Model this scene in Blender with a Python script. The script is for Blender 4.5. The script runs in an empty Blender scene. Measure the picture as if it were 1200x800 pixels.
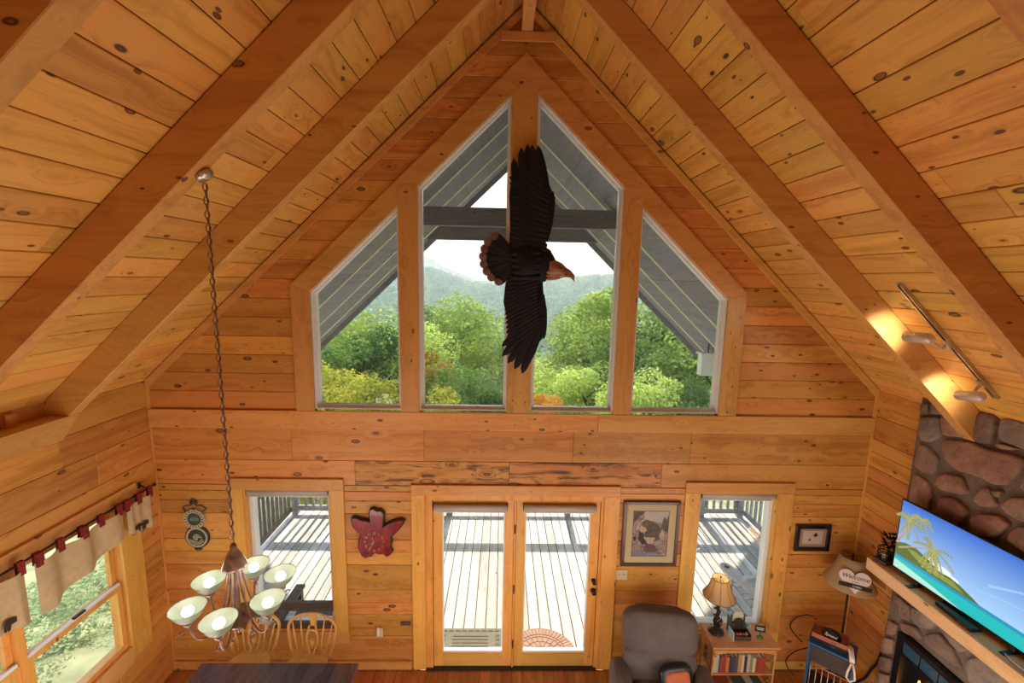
import bpy, math, random
from mathutils import Vector, Matrix
random.seed(7)
SC = bpy.context.scene
COL = SC.collection
PI = math.pi

# ------------------------------------------------------------------ camera
CAM = Vector((0, 0, 4.43)); FPX = 516.61
YAW, PITCH, ROLL = 0.0229641721, 0.144760413, -0.0196534845
def cam_axes():
    cy, sy, cp, sp, cr, sr = math.cos(YAW), math.sin(YAW), math.cos(PITCH), math.sin(PITCH), math.cos(ROLL), math.sin(ROLL)
    f = Vector((sy*cp, cy*cp, -sp)); rt = Vector((cy, -sy, 0)); dn = f.cross(rt)
    return cr*rt + sr*dn, -sr*rt + cr*dn, f
AX = cam_axes()
cd = bpy.data.cameras.new('camera'); cam = bpy.data.objects.new('camera', cd); COL.objects.link(cam)
cd.sensor_width = 36; cd.lens = 36*FPX/1200; cd.clip_start = .05; cd.clip_end = 20000
m = Matrix((AX[0], -AX[1], -AX[2])).transposed().to_4x4(); m.translation = CAM
cam.matrix_world = m; SC.camera = cam
def at(px, py, ax, v):
    """point where the sight line through a photograph pixel meets the plane <ax> = v"""
    d = AX[0]*(px-600) + AX[1]*(py-400) + AX[2]*FPX
    return CAM + d*((v - CAM[ax])/d[ax])

# ------------------------------------------------------------------ sky, sun, exposure
SC.view_settings.view_transform = 'Standard'; SC.view_settings.look = 'None'
SC.view_settings.gamma = 1; SC.view_settings.use_curve_mapping = False
SC.view_settings.exposure = 0.12
W = bpy.data.worlds.new('sky'); SC.world = W; W.use_nodes = True
nt = W.node_tree; nt.nodes.clear()
def N(nt, t, **k):
    n = nt.nodes.new(t)
    for a, b in k.items(): setattr(n, a, b)
    return n
tc = N(nt, 'ShaderNodeTexCoord'); sep = N(nt, 'ShaderNodeSeparateXYZ'); nt.links.new(tc.outputs['Generated'], sep.inputs[0])
rp = N(nt, 'ShaderNodeValToRGB'); nt.links.new(sep.outputs['Z'], rp.inputs[0])
e = rp.color_ramp.elements; e[0].position = 0; e[0].color = (.78, .86, .95, 1); e[1].position = .75; e[1].color = (.25, .48, .85, 1)
x = e.new(.12); x.color = (.80, .90, 1.0, 1); x = e.new(.35); x.color = (.50, .70, .95, 1)
mp = N(nt, 'ShaderNodeMapping'); mp.inputs['Scale'].default_value = (2.2, 2.2, 7); nt.links.new(tc.outputs['Generated'], mp.inputs[0])
ns = N(nt, 'ShaderNodeTexNoise'); ns.inputs['Scale'].default_value = 1.6; ns.inputs['Detail'].default_value = 6; nt.links.new(mp.outputs[0], ns.inputs['Vector'])
cr = N(nt, 'ShaderNodeValToRGB'); cr.color_ramp.elements[0].position = .45; cr.color_ramp.elements[1].position = .68; nt.links.new(ns.outputs[0], cr.inputs[0])
mx = N(nt, 'ShaderNodeMixRGB'); nt.links.new(cr.outputs[0], mx.inputs[0]); nt.links.new(rp.outputs[0], mx.inputs[1]); mx.inputs[2].default_value = (1.1, 1.08, 1.05, 1)
bg = N(nt, 'ShaderNodeBackground'); bg.inputs[1].default_value = 2.0; nt.links.new(mx.outputs[0], bg.inputs[0])
ow = N(nt, 'ShaderNodeOutputWorld'); nt.links.new(bg.outputs[0], ow.inputs[0])

def light(name, kind, loc, power, color=(1, 1, 1), radius=.1, aim=None, **k):
    l = bpy.data.lights.new(name, kind); l.energy = power; l.color = color
    if kind in ('POINT', 'SPOT'): l.shadow_soft_size = radius
    for a, b in k.items(): setattr(l, a, b)
    o = bpy.data.objects.new(name, l); COL.objects.link(o); o.location = loc
    if aim is not None: o.rotation_euler = (Vector(aim)-Vector(loc)).to_track_quat('-Z', 'Y').to_euler()
    return o
SUN_EL, SUN_AZ = math.radians(42), math.radians(1)
sd = Vector((math.sin(SUN_AZ)*math.cos(SUN_EL), math.cos(SUN_AZ)*math.cos(SUN_EL), math.sin(SUN_EL)))
light('sun', 'SUN', (0, 0, 20), 10.0, (1, .95, .86), aim=Vector((0, 0, 20))-sd, angle=math.radians(.8))
# added unseen fill lights without fixtures, brightening the room and rafter undersides from below
WARM = (1, .93, .82); FILL = .39
for i, (p, e_) in enumerate((((-2.3, 2.1, .95), 200), ((2.3, 2.1, .95), 200), ((0, 2.4, .9), 150), ((.2, -1.6, 2.2), 70))):
    light('fill_light', 'POINT', p, e_*FILL, WARM, .8)

# ------------------------------------------------------------------ mesh helpers
class MB:
    def __init__(s): s.v = []; s.f = []; s.m = []; s.sm = []
    def add(s, vs, fs, mi=0, smooth=False):
        o = len(s.v); s.v += [tuple(v) for v in vs]
        for f in fs: s.f.append([i+o for i in f]); s.m.append(mi); s.sm.append(smooth)
        return s
    def box(s, a, b, mi=0, M=None):
        x0, y0, z0 = a; x1, y1, z1 = b
        vs = [Vector(p) for p in ((x0,y0,z0),(x1,y0,z0),(x1,y1,z0),(x0,y1,z0),(x0,y0,z1),(x1,y0,z1),(x1,y1,z1),(x0,y1,z1))]
        if M: vs = [M @ v for v in vs]
        return s.add(vs, [(0,3,2,1),(4,5,6,7),(0,1,5,4),(1,2,6,5),(2,3,7,6),(3,0,4,7)], mi)
    def prism(s, poly, o, u, v, n, d, mi=0, bev=0, smooth=False, mside=None):
        """poly in (u,v) about o, front face at o, body going to o + n*d; bev insets the front"""
        o, u, v, n = map(Vector, (o, u, v, n)); k = len(poly)
        ms = mi if mside is None else mside
        if bev:
            ip = inset(poly, bev)
            f0 = [o+u*a+v*b for a, b in ip]; f1 = [o+u*a+v*b+n*bev for a, b in poly]; f2 = [o+u*a+v*b+n*d for a, b in poly]
            s.add(f0+f1+f2, [list(range(k))], mi)
            b0 = len(s.v)-3*k
            for i in range(k):
                j = (i+1) % k
                for q in (0, k): s.f.append([b0+q+i, b0+q+k+i, b0+q+k+j, b0+q+j]); s.m.append(ms); s.sm.append(smooth)
            s.f.append([b0+2*k+i for i in range(k)][::-1]); s.m.append(ms); s.sm.append(False)
        else:
            f0 = [o+u*a+v*b for a, b in poly]; f2 = [o+u*a+v*b+n*d for a, b in poly]
            s.add(f0+f2, [list(range(k)), list(range(2*k-1, k-1, -1))], mi)
            s.m[-1] = ms
            b0 = len(s.v)-2*k
            for i in range(k):
                j = (i+1) % k; s.f.append([b0+i, b0+k+i, b0+k+j, b0+j]); s.m.append(ms); s.sm.append(smooth)
        return s
    def tube(s, pts, r, n=8, mi=0, closed=False, caps=True):
        pts = [Vector(p) for p in pts]; K = len(pts); rs = r if isinstance(r, (list, tuple)) else [r]*K
        rings = []; up = None
        for i, p in enumerate(pts):
            if closed: t = pts[(i+1) % K]-pts[i-1]
            else: t = pts[min(i+1, K-1)]-pts[max(i-1, 0)]
            t.normalize()
            if up is None:
                up = Vector((0, 0, 1)) if abs(t.z) < .9 else Vector((1, 0, 0))
            a = (up - t*up.dot(t)).normalized(); b = t.cross(a); up = a
            rings.append([p+(a*math.cos(2*PI*j/n)+b*math.sin(2*PI*j/n))*rs[i] for j in range(n)])
        vs = [v for R_ in rings for v in R_]; fs = []
        for i in range(K if closed else K-1):
            i2 = (i+1) % K
            for j in range(n):
                j2 = (j+1) % n; fs.append((i*n+j, i*n+j2, i2*n+j2, i2*n+j))
        if not closed and caps: fs += [list(range(n))[::-1], [(K-1)*n+j for j in range(n)]]
        return s.add(vs, fs, mi, True)
    def lathe(s, prof, c=(0,0,0), n=20, mi=0, M=None, smooth=True):
        vs = []; fs = []; K = len(prof)
        for r, z in prof:
            for j in range(n): vs.append(Vector((r*math.cos(2*PI*j/n), r*math.sin(2*PI*j/n), z)))
        if M: vs = [M @ v for v in vs]
        vs = [v+Vector(c) for v in vs]
        for i in range(K-1):
            for j in range(n): fs.append((i*n+j, i*n+(j+1) % n, (i+1)*n+(j+1) % n, (i+1)*n+j))
        return s.add(vs, fs, mi, smooth)
    def ball(s, c, r, n=12, mi=0, M=None):
        r = Vector(r) if hasattr(r, '__len__') else Vector((r, r, r)); h = n//2
        vs = []; fs = []
        for i in range(h+1):
            t = PI*i/h
            for j in range(n): vs.append(Vector((math.sin(t)*math.cos(2*PI*j/n)*r.x, math.sin(t)*math.sin(2*PI*j/n)*r.y, math.cos(t)*r.z)))
        if M: vs = [M @ v for v in vs]
        vs = [v+Vector(c) for v in vs]
        for i in range(h):
            for j in range(n): fs.append((i*n+j, (i+1)*n+j, (i+1)*n+(j+1) % n, i*n+(j+1) % n))
        return s.add(vs, fs, mi, True)
    def mesh(s, name, mats):
        me = bpy.data.meshes.new(name); me.from_pydata(s.v, [], s.f)
        for k in (mats if isinstance(mats, (list, tuple)) else [mats]): me.materials.append(k)
        me.polygons.foreach_set('material_index', s.m); me.polygons.foreach_set('use_smooth', s.sm); me.update()
        return me
    def build(s, name, mats, parent=None, bevel=0, sub=0, loc=None):
        o = link(name, s.mesh(name, mats), parent)
        if loc is not None: o.location = loc
        if bevel:
            b = o.modifiers.new('bevel', 'BEVEL'); b.width = bevel; b.segments = 2; b.limit_method = 'ANGLE'
        if sub:
            b = o.modifiers.new('sub', 'SUBSURF'); b.levels = sub; b.render_levels = sub
        return o
def link(name, data, parent=None):
    o = bpy.data.objects.new(name, data); COL.objects.link(o)
    if parent: o.parent = parent
    return o
def inset(poly, d):
    k = len(poly); A = sum(poly[i][0]*poly[(i+1) % k][1]-poly[(i+1) % k][0]*poly[i][1] for i in range(k)); sg = 1 if A > 0 else -1
    out = []
    for i in range(k):
        p0, p, p1 = Vector(poly[i-1]), Vector(poly[i]), Vector(poly[(i+1) % k])
        a = (p-p0); b = (p1-p)
        if a.length < 1e-6 or b.length < 1e-6: out.append(tuple(p)); continue
        a.normalize(); b.normalize()
        na = Vector((-a.y, a.x))*sg; nb = Vector((-b.y, b.x))*sg; q = na+nb
        den = max(.35, 1+na.dot(nb)); out.append(tuple(p+q*(d/den)))
    return out
def clip(poly, a, b, c):
    """keep a*x+b*y<=c"""
    out = []
    for i in range(len(poly)):
        p, q = poly[i], poly[(i+1) % len(poly)]; dp = a*p[0]+b*p[1]-c; dq = a*q[0]+b*q[1]-c
        if dp <= 0: out.append(p)
        if (dp < 0 < dq) or (dq < 0 < dp):
            t = dp/(dp-dq); out.append((p[0]+(q[0]-p[0])*t, p[1]+(q[1]-p[1])*t))
    return out
def tag(o, label=None, cat=None, group=None, kind=None):
    for k, v in (('label', label), ('category', cat), ('group', group), ('kind', kind)):
        if v: o[k] = v
    return o
def struct(o): o['kind'] = 'structure'; return o
def empty(name, loc, label, cat, group=None, rz=0):
    o = link(name, None); o.location = loc; o.rotation_euler = (0, 0, rz); return tag(o, label, cat, group)
def tree_copy(o, parent=None):
    c = o.copy(); COL.objects.link(c); c.parent = parent
    for ch in KIDS.get(o.name, []): tree_copy(ch, c)
    return c
KIDS = {}
def kids(o):
    KIDS[o.name] = [c for c in bpy.data.objects if c.parent == o]
    for c in KIDS[o.name]: kids(c)

# ------------------------------------------------------------------ materials
def mat(name, col=(.5, .5, .5), rough=.5, metal=0, emit=None, es=1, trans=0, spec=.5, bump=0, bscale=60, var=0, vscale=5, coat=0, alpha=1, bd=.01):
    m = bpy.data.materials.new(name); m.use_nodes = True; nt = m.node_tree; b = nt.nodes['Principled BSDF']
    b.inputs['Base Color'].default_value = (*col, 1); b.inputs['Roughness'].default_value = rough; b.inputs['Metallic'].default_value = metal
    b.inputs['Specular IOR Level'].default_value = spec; b.inputs['Coat Weight'].default_value = coat
    b.inputs['Transmission Weight'].default_value = trans; b.inputs['Alpha'].default_value = alpha
    if emit: b.inputs['Emission Color'].default_value = (*emit, 1); b.inputs['Emission Strength'].default_value = es
    tc = N(nt, 'ShaderNodeTexCoord')
    if bump or var:
        n = N(nt, 'ShaderNodeTexNoise'); n.inputs['Scale'].default_value = bscale if bump else vscale; n.inputs['Detail'].default_value = 5
        nt.links.new(tc.outputs['Object'], n.inputs['Vector'])
        if bump:
            bp = N(nt, 'ShaderNodeBump'); bp.inputs['Strength'].default_value = bump; bp.inputs['Distance'].default_value = bd
            nt.links.new(n.outputs[0], bp.inputs['Height']); nt.links.new(bp.outputs[0], b.inputs['Normal'])
        if var:
            n2 = N(nt, 'ShaderNodeTexNoise'); n2.inputs['Scale'].default_value = vscale; n2.inputs['Detail'].default_value = 6
            nt.links.new(tc.outputs['Object'], n2.inputs['Vector'])
            r = N(nt, 'ShaderNodeValToRGB'); r.color_ramp.elements[0].position = .3; r.color_ramp.elements[1].position = .7
            r.color_ramp.elements[0].color = (*[c*(1-var) for c in col], 1); r.color_ramp.elements[1].color = (*[min(1, c*(1+var)) for c in col], 1)
            nt.links.new(n2.outputs[0], r.inputs[0]); nt.links.new(r.outputs[0], b.inputs['Base Color'])
    return m
def wood(name, light_c, dark_c, axis='x', rough=.45, knots=1.0, gscale=1.0, vary=.22, coat=.0, knotc=(.07, .02, .008), local=False, streak=None):
    """pine: grain along <axis>, knots with rings, every board its own tone"""
    m = bpy.data.materials.new(name); m.use_nodes = True; nt = m.node_tree; b = nt.nodes['Principled BSDF']; L = nt.links.new
    tc = N(nt, 'ShaderNodeTexCoord'); oi = N(nt, 'ShaderNodeObjectInfo')
    off = N(nt, 'ShaderNodeVectorMath', operation='SCALE'); off.inputs[0].default_value = (37, 23, 51); L(oi.outputs['Random'], off.inputs['Scale'])
    add = N(nt, 'ShaderNodeVectorMath', operation='ADD'); L(tc.outputs['Object'], add.inputs[0]); L(off.outputs[0], add.inputs[1])
    # knots
    sc = {'x': (2.0, 4.2, 4.2), 'y': (4.2, 2.0, 4.2), 'z': (4.2, 4.2, 2.0)}[axis]
    mk = N(nt, 'ShaderNodeVectorMath', operation='MULTIPLY'); mk.inputs[1].default_value = sc; L(add.outputs[0], mk.inputs[0])
    vo = N(nt, 'ShaderNodeTexVoronoi'); vo.inputs['Scale'].default_value = 1.5; L(mk.outputs[0], vo.inputs['Vector'])
    sepc = N(nt, 'ShaderNodeSeparateColor'); L(vo.outputs['Color'], sepc.inputs[0])
    kr = N(nt, 'ShaderNodeMath', operation='MULTIPLY_ADD'); L(sepc.outputs[0], kr.inputs[0]); kr.inputs[1].default_value = .15*knots; kr.inputs[2].default_value = .035*knots
    kn = N(nt, 'ShaderNodeMath', operation='DIVIDE'); L(vo.outputs['Distance'], kn.inputs[0]); L(kr.outputs[0], kn.inputs[1])
    kramp = N(nt, 'ShaderNodeValToRGB'); ce = kramp.color_ramp; L(kn.outputs[0], kramp.inputs[0])
    ce.elements[0].position = 0; ce.elements[0].color = (.75, .75, .75, 1); ce.elements[1].position = 1; ce.elements[1].color = (0, 0, 0, 1)
    for p, v in ((.45, .6), (.62, .98), (.74, .9), (.8, .25)):
        q = ce.elements.new(p); q.color = (v, v, v, 1)
    # grain, bent round the knots
    ex = N(nt, 'ShaderNodeMath', operation='MULTIPLY'); L(vo.outputs['Distance'], ex.inputs[0]); ex.inputs[1].default_value = -5.0
    ee = N(nt, 'ShaderNodeMath', operation='EXPONENT'); L(ex.outputs[0], ee.inputs[0])
    gs = {'x': (.55, 9, 9), 'y': (9, .55, 9), 'z': (9, 9, .55)}[axis]
    mg = N(nt, 'ShaderNodeVectorMath', operation='MULTIPLY'); mg.inputs[1].default_value = gs; L(add.outputs[0], mg.inputs[0])
    bend = N(nt, 'ShaderNodeVectorMath', operation='SCALE'); bend.inputs[0].default_value = (1.6, 1.6, 1.6); L(ee.outputs[0], bend.inputs['Scale'])
    ag = N(nt, 'ShaderNodeVectorMath', operation='ADD'); L(mg.outputs[0], ag.inputs[0]); L(bend.outputs[0], ag.inputs[1])
    n1 = N(nt, 'ShaderNodeTexNoise'); n1.inputs['Scale'].default_value = 1.1*gscale; n1.inputs['Detail'].default_value = 4; n1.inputs['Distortion'].default_value = .8; L(ag.outputs[0], n1.inputs['Vector'])
    n2 = N(nt, 'ShaderNodeTexNoise'); n2.inputs['Scale'].default_value = 7*gscale; n2.inputs['Detail'].default_value = 3; L(ag.outputs[0], n2.inputs['Vector'])
    mxn = N(nt, 'ShaderNodeMath', operation='MULTIPLY_ADD'); L(n2.outputs[0], mxn.inputs[0]); mxn.inputs[1].default_value = .35; 
    s1 = N(nt, 'ShaderNodeMath', operation='MULTIPLY'); L(n1.outputs[0], s1.inputs[0]); s1.inputs[1].default_value = .75; L(s1.outputs[0], mxn.inputs[2])
    gr = N(nt, 'ShaderNodeValToRGB'); L(mxn.outputs[0], gr.inputs[0]); g = gr.color_ramp
    g.elements[0].position = .39; g.elements[0].color = (*dark_c, 1); g.elements[1].position = .60; g.elements[1].color = (*light_c, 1)
    # board tone
    hs = N(nt, 'ShaderNodeHueSaturation'); L(gr.outputs[0], hs.inputs['Color'])
    v = N(nt, 'ShaderNodeMath', operation='MULTIPLY_ADD'); L(oi.outputs['Random'], v.inputs[0]); v.inputs[1].default_value = vary*1.6; v.inputs[2].default_value = 1-vary*.8; L(v.outputs[0], hs.inputs['Value'])
    r7 = N(nt, 'ShaderNodeMath', operation='MULTIPLY'); L(oi.outputs['Random'], r7.inputs[0]); r7.inputs[1].default_value = 7.3
    fr = N(nt, 'ShaderNodeMath', operation='FRACT'); L(r7.outputs[0], fr.inputs[0])
    hh = N(nt, 'ShaderNodeMath', operation='MULTIPLY_ADD'); L(fr.outputs[0], hh.inputs[0]); hh.inputs[1].default_value = .022; hh.inputs[2].default_value = .489; L(hh.outputs[0], hs.inputs['Hue'])
    mxk = N(nt, 'ShaderNodeMixRGB'); L(kramp.outputs[0], mxk.inputs[0]); L(hs.outputs[0], mxk.inputs[1]); mxk.inputs[2].default_value = (*knotc, 1)
    v2 = N(nt, 'ShaderNodeTexVoronoi'); v2.inputs['Scale'].default_value = 2.6; L(mk.outputs[0], v2.inputs['Vector'])
    s2 = N(nt, 'ShaderNodeSeparateColor'); L(v2.outputs['Color'], s2.inputs[0])
    k2 = N(nt, 'ShaderNodeMath', operation='MULTIPLY_ADD'); L(s2.outputs[1], k2.inputs[0]); k2.inputs[1].default_value = .20*knots; k2.inputs[2].default_value = -.02
    k3 = N(nt, 'ShaderNodeMath', operation='SUBTRACT'); L(k2.outputs[0], k3.inputs[0]); L(v2.outputs['Distance'], k3.inputs[1])
    k4 = N(nt, 'ShaderNodeMapRange'); k4.inputs['From Max'].default_value = .03; k4.inputs['To Max'].default_value = .88; L(k3.outputs[0], k4.inputs[0])
    mk2 = N(nt, 'ShaderNodeMixRGB'); L(k4.outputs[0], mk2.inputs[0]); L(mxk.outputs[0], mk2.inputs[1]); mk2.inputs[2].default_value = (knotc[0]*1.6, knotc[1]*1.6, knotc[2]*1.6, 1)
    last = mk2
    if streak:
        n3 = N(nt, 'ShaderNodeTexNoise'); n3.inputs['Scale'].default_value = 1.7; n3.inputs['Detail'].default_value = 8; n3.inputs['Roughness'].default_value = .7; L(ag.outputs[0], n3.inputs['Vector'])
        r3 = N(nt, 'ShaderNodeValToRGB'); L(n3.outputs[0], r3.inputs[0]); r3.color_ramp.elements[0].position = .5; r3.color_ramp.elements[1].position = .62
        q = N(nt, 'ShaderNodeMixRGB'); L(r3.outputs[0], q.inputs[0]); L(last.outputs[0], q.inputs[1]); q.inputs[2].default_value = (*streak, 1); last = q
    L(last.outputs[0], b.inputs['Base Color']); b.inputs['Roughness'].default_value = rough; b.inputs['Coat Weight'].default_value = coat; b.inputs['Coat Roughness'].default_value = .25
    bp = N(nt, 'ShaderNodeBump'); bp.inputs['Strength'].default_value = .25; bp.inputs['Distance'].default_value = .004; L(mxn.outputs[0], bp.inputs['Height']); L(bp.outputs[0], b.inputs['Normal'])
    return m
PL, PD = (.66, .305, .072), (.47, .185, .036)
M = {}
for a in 'xyz': M['pine_'+a] = wood('pine_'+a, PL, PD, a, .42, 1.0)
M['stained'] = wood('pine_stained', PL, PD, 'x', .5, 1.0, streak=(.10, .045, .015))
M['ceil'] = wood('pine_ceiling', (.78, .43, .100), (.58, .28, .055), 'y', .38, 1.0, vary=.16)
M['rafter'] = wood('pine_rafter', (.66, .36, .095), (.52, .25, .055), 'x', .5, .8, .7, .08)
M['trimx'] = wood('pine_trim_x', (.74, .40, .11), (.60, .29, .065), 'x', .4, .75, vary=.1)
M['trimz'] = wood('pine_trim_z', (.80, .42, .095), (.66, .31, .06), 'z', .4, .75, vary=.1)
M['trimy'] = wood('pine_trim_y', (.76, .43, .14), (.62, .32, .09), 'y', .4, .75, vary=.1)
M['casez'] = wood('pine_casing_z', (.70, .38, .11), (.55, .27, .065), 'z', .4, .7, vary=.1)
M['casex'] = wood('pine_casing_x', (.70, .38, .11), (.55, .27, .065), 'x', .4, .7, vary=.1)
M['mantel'] = wood('pine_mantel', (.80, .52, .25), (.66, .40, .17), 'y', .4, .5, vary=.05)
M['floor'] = wood('floor_oak', (.42, .15, .04), (.28, .085, .02), 'y', .22, .4, vary=.25, coat=.5)
M['oak'] = wood('golden_oak', (.74, .42, .12), (.56, .29, .07), 'z', .35, .2, 2, .05, coat=.3)
M['deck'] = wood('grey_deck', (.66, .63, .59), (.42, .39, .36), 'y', .75, .6, 1, .3, knotc=(.12, .10, .09))
M['deckx'] = wood('weathered_rail', (.17, .15, .13), (.09, .075, .065), 'z', .8, .4, 1, .2)
M['railgrey'] = wood('grey_rail', (.42, .42, .44), (.28, .28, .30), 'x', .8, .3, 1, .15)
M['soffit'] = wood('soffit_board', (.28, .265, .34), (.20, .19, .25), 'y', .8, .5, 1, .12)
M['batten'] = mat('batten', (.85, .83, .66), .7, var=.1, vscale=8)  # cream colour paints in the backlit look of the rafter edges
M['vinyl'] = mat('white_vinyl', (.80, .84, .86), .35, var=.03, vscale=20)
M['dark_gap'] = mat('dark_gap', (.035, .014, .006), .9, var=.2)
M['black'] = mat('black_plastic', (.012, .012, .014), .35, var=.2)
M['iron'] = mat('dark_iron', (.05, .04, .035), .45, .6, var=.3, vscale=30)
M['bronze'] = mat('brushed_bronze', (.30, .20, .16), .4, .7, var=.4, vscale=25)
M['steel'] = mat('brushed_steel', (.55, .50, .45), .32, .9, var=.1, vscale=30)
M['white'] = mat('white_paint', (.8, .78, .72), .5, var=.04)
M['cream'] = mat('cream_plastic', (.72, .62, .42), .45, var=.05)

# glass with fine dust
def glass_mat(name, dust):
    m = bpy.data.materials.new(name); m.use_nodes = True; nt = m.node_tree; nt.nodes.clear(); L = nt.links.new
    o = N(nt, 'ShaderNodeOutputMaterial'); t = N(nt, 'ShaderNodeBsdfTransparent'); t.inputs[0].default_value = (.97, .985, .98, 1)
    g = N(nt, 'ShaderNodeBsdfGlossy'); g.inputs['Roughness'].default_value = .02; f = N(nt, 'ShaderNodeFresnel'); f.inputs[0].default_value = 1.35
    gm = N(nt, 'ShaderNodeNewGeometry'); fb = N(nt, 'ShaderNodeMath', operation='SUBTRACT'); fb.inputs[0].default_value = 1; L(gm.outputs['Backfacing'], fb.inputs[1])
    ff = N(nt, 'ShaderNodeMath', operation='MULTIPLY'); L(f.outputs[0], ff.inputs[0]); L(fb.outputs[0], ff.inputs[1])
    mx = N(nt, 'ShaderNodeMixShader'); L(ff.outputs[0], mx.inputs[0]); L(t.outputs[0], mx.inputs[1]); L(g.outputs[0], mx.inputs[2])
    d = N(nt, 'ShaderNodeBsdfTranslucent'); d.inputs[0].default_value = (.8, .9, 1, 1)
    tc = N(nt, 'ShaderNodeTexCoord'); n = N(nt, 'ShaderNodeTexNoise'); n.inputs['Scale'].default_value = 55; n.inputs['Detail'].default_value = 3; L(tc.outputs['Object'], n.inputs['Vector'])
    n2 = N(nt, 'ShaderNodeTexNoise'); n2.inputs['Scale'].default_value = 1.8; L(tc.outputs['Object'], n2.inputs['Vector'])
    r = N(nt, 'ShaderNodeMapRange'); r.inputs['From Min'].default_value = .56; r.inputs['From Max'].default_value = .75; r.inputs['To Min'].default_value = dust*.35; r.inputs['To Max'].default_value = dust*1.6; L(n.outputs[0], r.inputs[0])
    q = N(nt, 'ShaderNodeMath', operation='MULTIPLY'); L(r.outputs[0], q.inputs[0]); L(n2.outputs[0], q.inputs[1])
    m2 = N(nt, 'ShaderNodeMixShader'); L(q.outputs[0], m2.inputs[0]); L(mx.outputs[0], m2.inputs[1]); L(d.outputs[0], m2.inputs[2]); L(m2.outputs[0], o.inputs[0])
    return m
M['glass'] = glass_mat('window_glass', .012); M['dusty'] = glass_mat('dusty_window_glass', .11)

# ------------------------------------------------------------------ room shell
XC, ZR, SL = .185, 6.95, .955
XL, XR, YG, YB = -3.61, 3.98, 4.45, -4.2
def zc(x, off=0): return ZR - SL*abs(x-XC) - off
KZ = 3.32

# floor
fl = struct(MB().box((XL-.16, YB, -.06), (XR+.16, YG+.17, -.012)).build('floor', M['dark_gap']))
x = XL+.002
while x < XR-.02:
    w = min(.118, XR-x-.001)
    MB().prism([(x+.001, 2.4), (x+w-.001, 2.4), (x+w-.001, YG-.001), (x+.001, YG-.001)], (0, 0, 0), (1, 0, 0), (0, 1, 0), (0, 0, -1), .0119, bev=.0015).build('plank', M['floor'], fl)
    x += .118
MB().box((XL, YB, -.012), (XR, 2.4, -.001)).build('far_flooring', M['floor'], fl)

# ceiling with tongue and groove boards running away from us
cm = MB()
for s in (-1, 1):
    xe = XC + s*4.02
    u = Vector((s, 0, -SL)).normalized(); n = Vector((s*SL, 0, 1)).normalized()
    o = Vector((XC, 0, ZR))+n*.012; L_ = 4.02*math.hypot(1, SL)
    cm.prism([(0, YB), (L_, YB), (L_, YG+.3), (0, YG+.3)], o, u, (0, 1, 0), n, .10)
ce = struct(cm.build('ceiling', M['dark_gap']))
for s in (-1, 1):
    u = Vector((s, 0, -SL)).normalized(); n = Vector((s*SL, 0, 1)).normalized(); o = Vector((XC, 0, ZR))
    k = 0; t = .02
    L_ = (3.9 if s < 0 else 3.80)*math.hypot(1, SL)
    while t < L_:
        w = min(.185, L_-t); cut = random.uniform(.2, 3.9)
        for a, b in ((-1.6, cut), (cut, YG-.003)):
            MB().prism([(t+.0025, a+.001), (t+w-.0025, a+.001), (t+w-.0025, b-.001), (t+.0025, b-.001)], o, u, (0, 1, 0), n, .0118, bev=.004).build('plank', M['ceil'], ce)
        t += .185
    MB().prism([(.02, YB), (L_, YB), (L_, -1.603), (.02, -1.603)], o, u, (0, 1, 0), n, .0118).build('rear_boarding', M['ceil'], ce)

# gable wall
OPEN = []
def rect(x0, x1, z0, z1): return lambda za, zb: None if zb <= z0+1e-4 or za >= z1-1e-4 else ((x0, x0), (x1, x1))
def pent(za, zb):
    if zb <= 2.9 or za >= 6.30: return None
    f = lambda z: 2.16 if z < 4.30 else max(0, 2.16-(z-4.30)/SL)
    a, b = f(za), f(min(zb, 6.5)); return ((XC-a, XC-b), (XC+a, XC+b))
DOOR = (-.86, 1.22, -.1, 2.14); LW = (-2.74, -1.74, .42, 2.21); RW = (2.10, 3.10, .42, 2.21)
opens = [rect(*LW), rect(*DOOR), rect(*RW), pent]
courses = [.0, .11, .373, .682, .83, .986, 1.285, 1.437, 1.588, 1.886, 2.033, 2.208, 2.485, 2.83, 3.03]
z = 3.03
while z < ZR: z += .1915; courses.append(min(z, ZR))
extra = {2.14, 2.21, .42}
back = MB(); plist = []
for za, zb in zip(courses, courses[1:]):
    subs = sorted([za, zb]+[q for q in extra if za+.001 < q < zb-.001])
    for zi, zj in zip(subs, subs[1:]):
        edges = [(XL, XL)]
        for op in opens:
            r = op(zi, zj)
            if r: edges += [r[0], r[1]]
        edges.append((XR, XR))
        for i in range(0, len(edges), 2):
            (a0, a1), (b0, b1) = edges[i], edges[i+1]
            if max(b0-a0, b1-a1) < .01: continue
            po = [(a0, zi), (b0, zi), (b1, zj), (a1, zj)]
            for s in (-1, 1): po = clip(po, s*SL, 1, ZR+s*SL*XC+.005)
            if len(po) > 2: back.prism(po, (0, YG+.010, 0), (1, 0, 0), (0, 0, 1), (0, 1, 0), .17); plist.append(po)
wg = struct(back.build('wall_front', M['dark_gap']))
for po in plist:
    x0 = min(p[0] for p in po); x1 = max(p[0] for p in po); cuts = [x0]
    while x1-cuts[-1] > 2.6: cuts.append(cuts[-1]+random.uniform(1.2, 2.3))
    cuts.append(x1)
    zz = sum(p[1] for p in po)/len(po)
    for a, b in zip(cuts, cuts[1:]):
        q = clip(clip(po, -1, 0, -a-.001), 1, 0, b-.001); q = clip(clip(q, 0, -1, -min(p[1] for p in po)-.0015), 0, 1, max(p[1] for p in po)-.0015)
        if len(q) > 2 and (b-a) > .02:
            MB().prism(q, (0, YG-.002*random.random(), 0), (1, 0, 0), (0, 0, 1), (0, 1, 0), .0099, bev=.004).build('plank', M['stained'] if (2.2 < zz < 2.5 and -1.4 < (a+b)/2 < 1.6) else M['pine_x'], wg)

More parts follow.
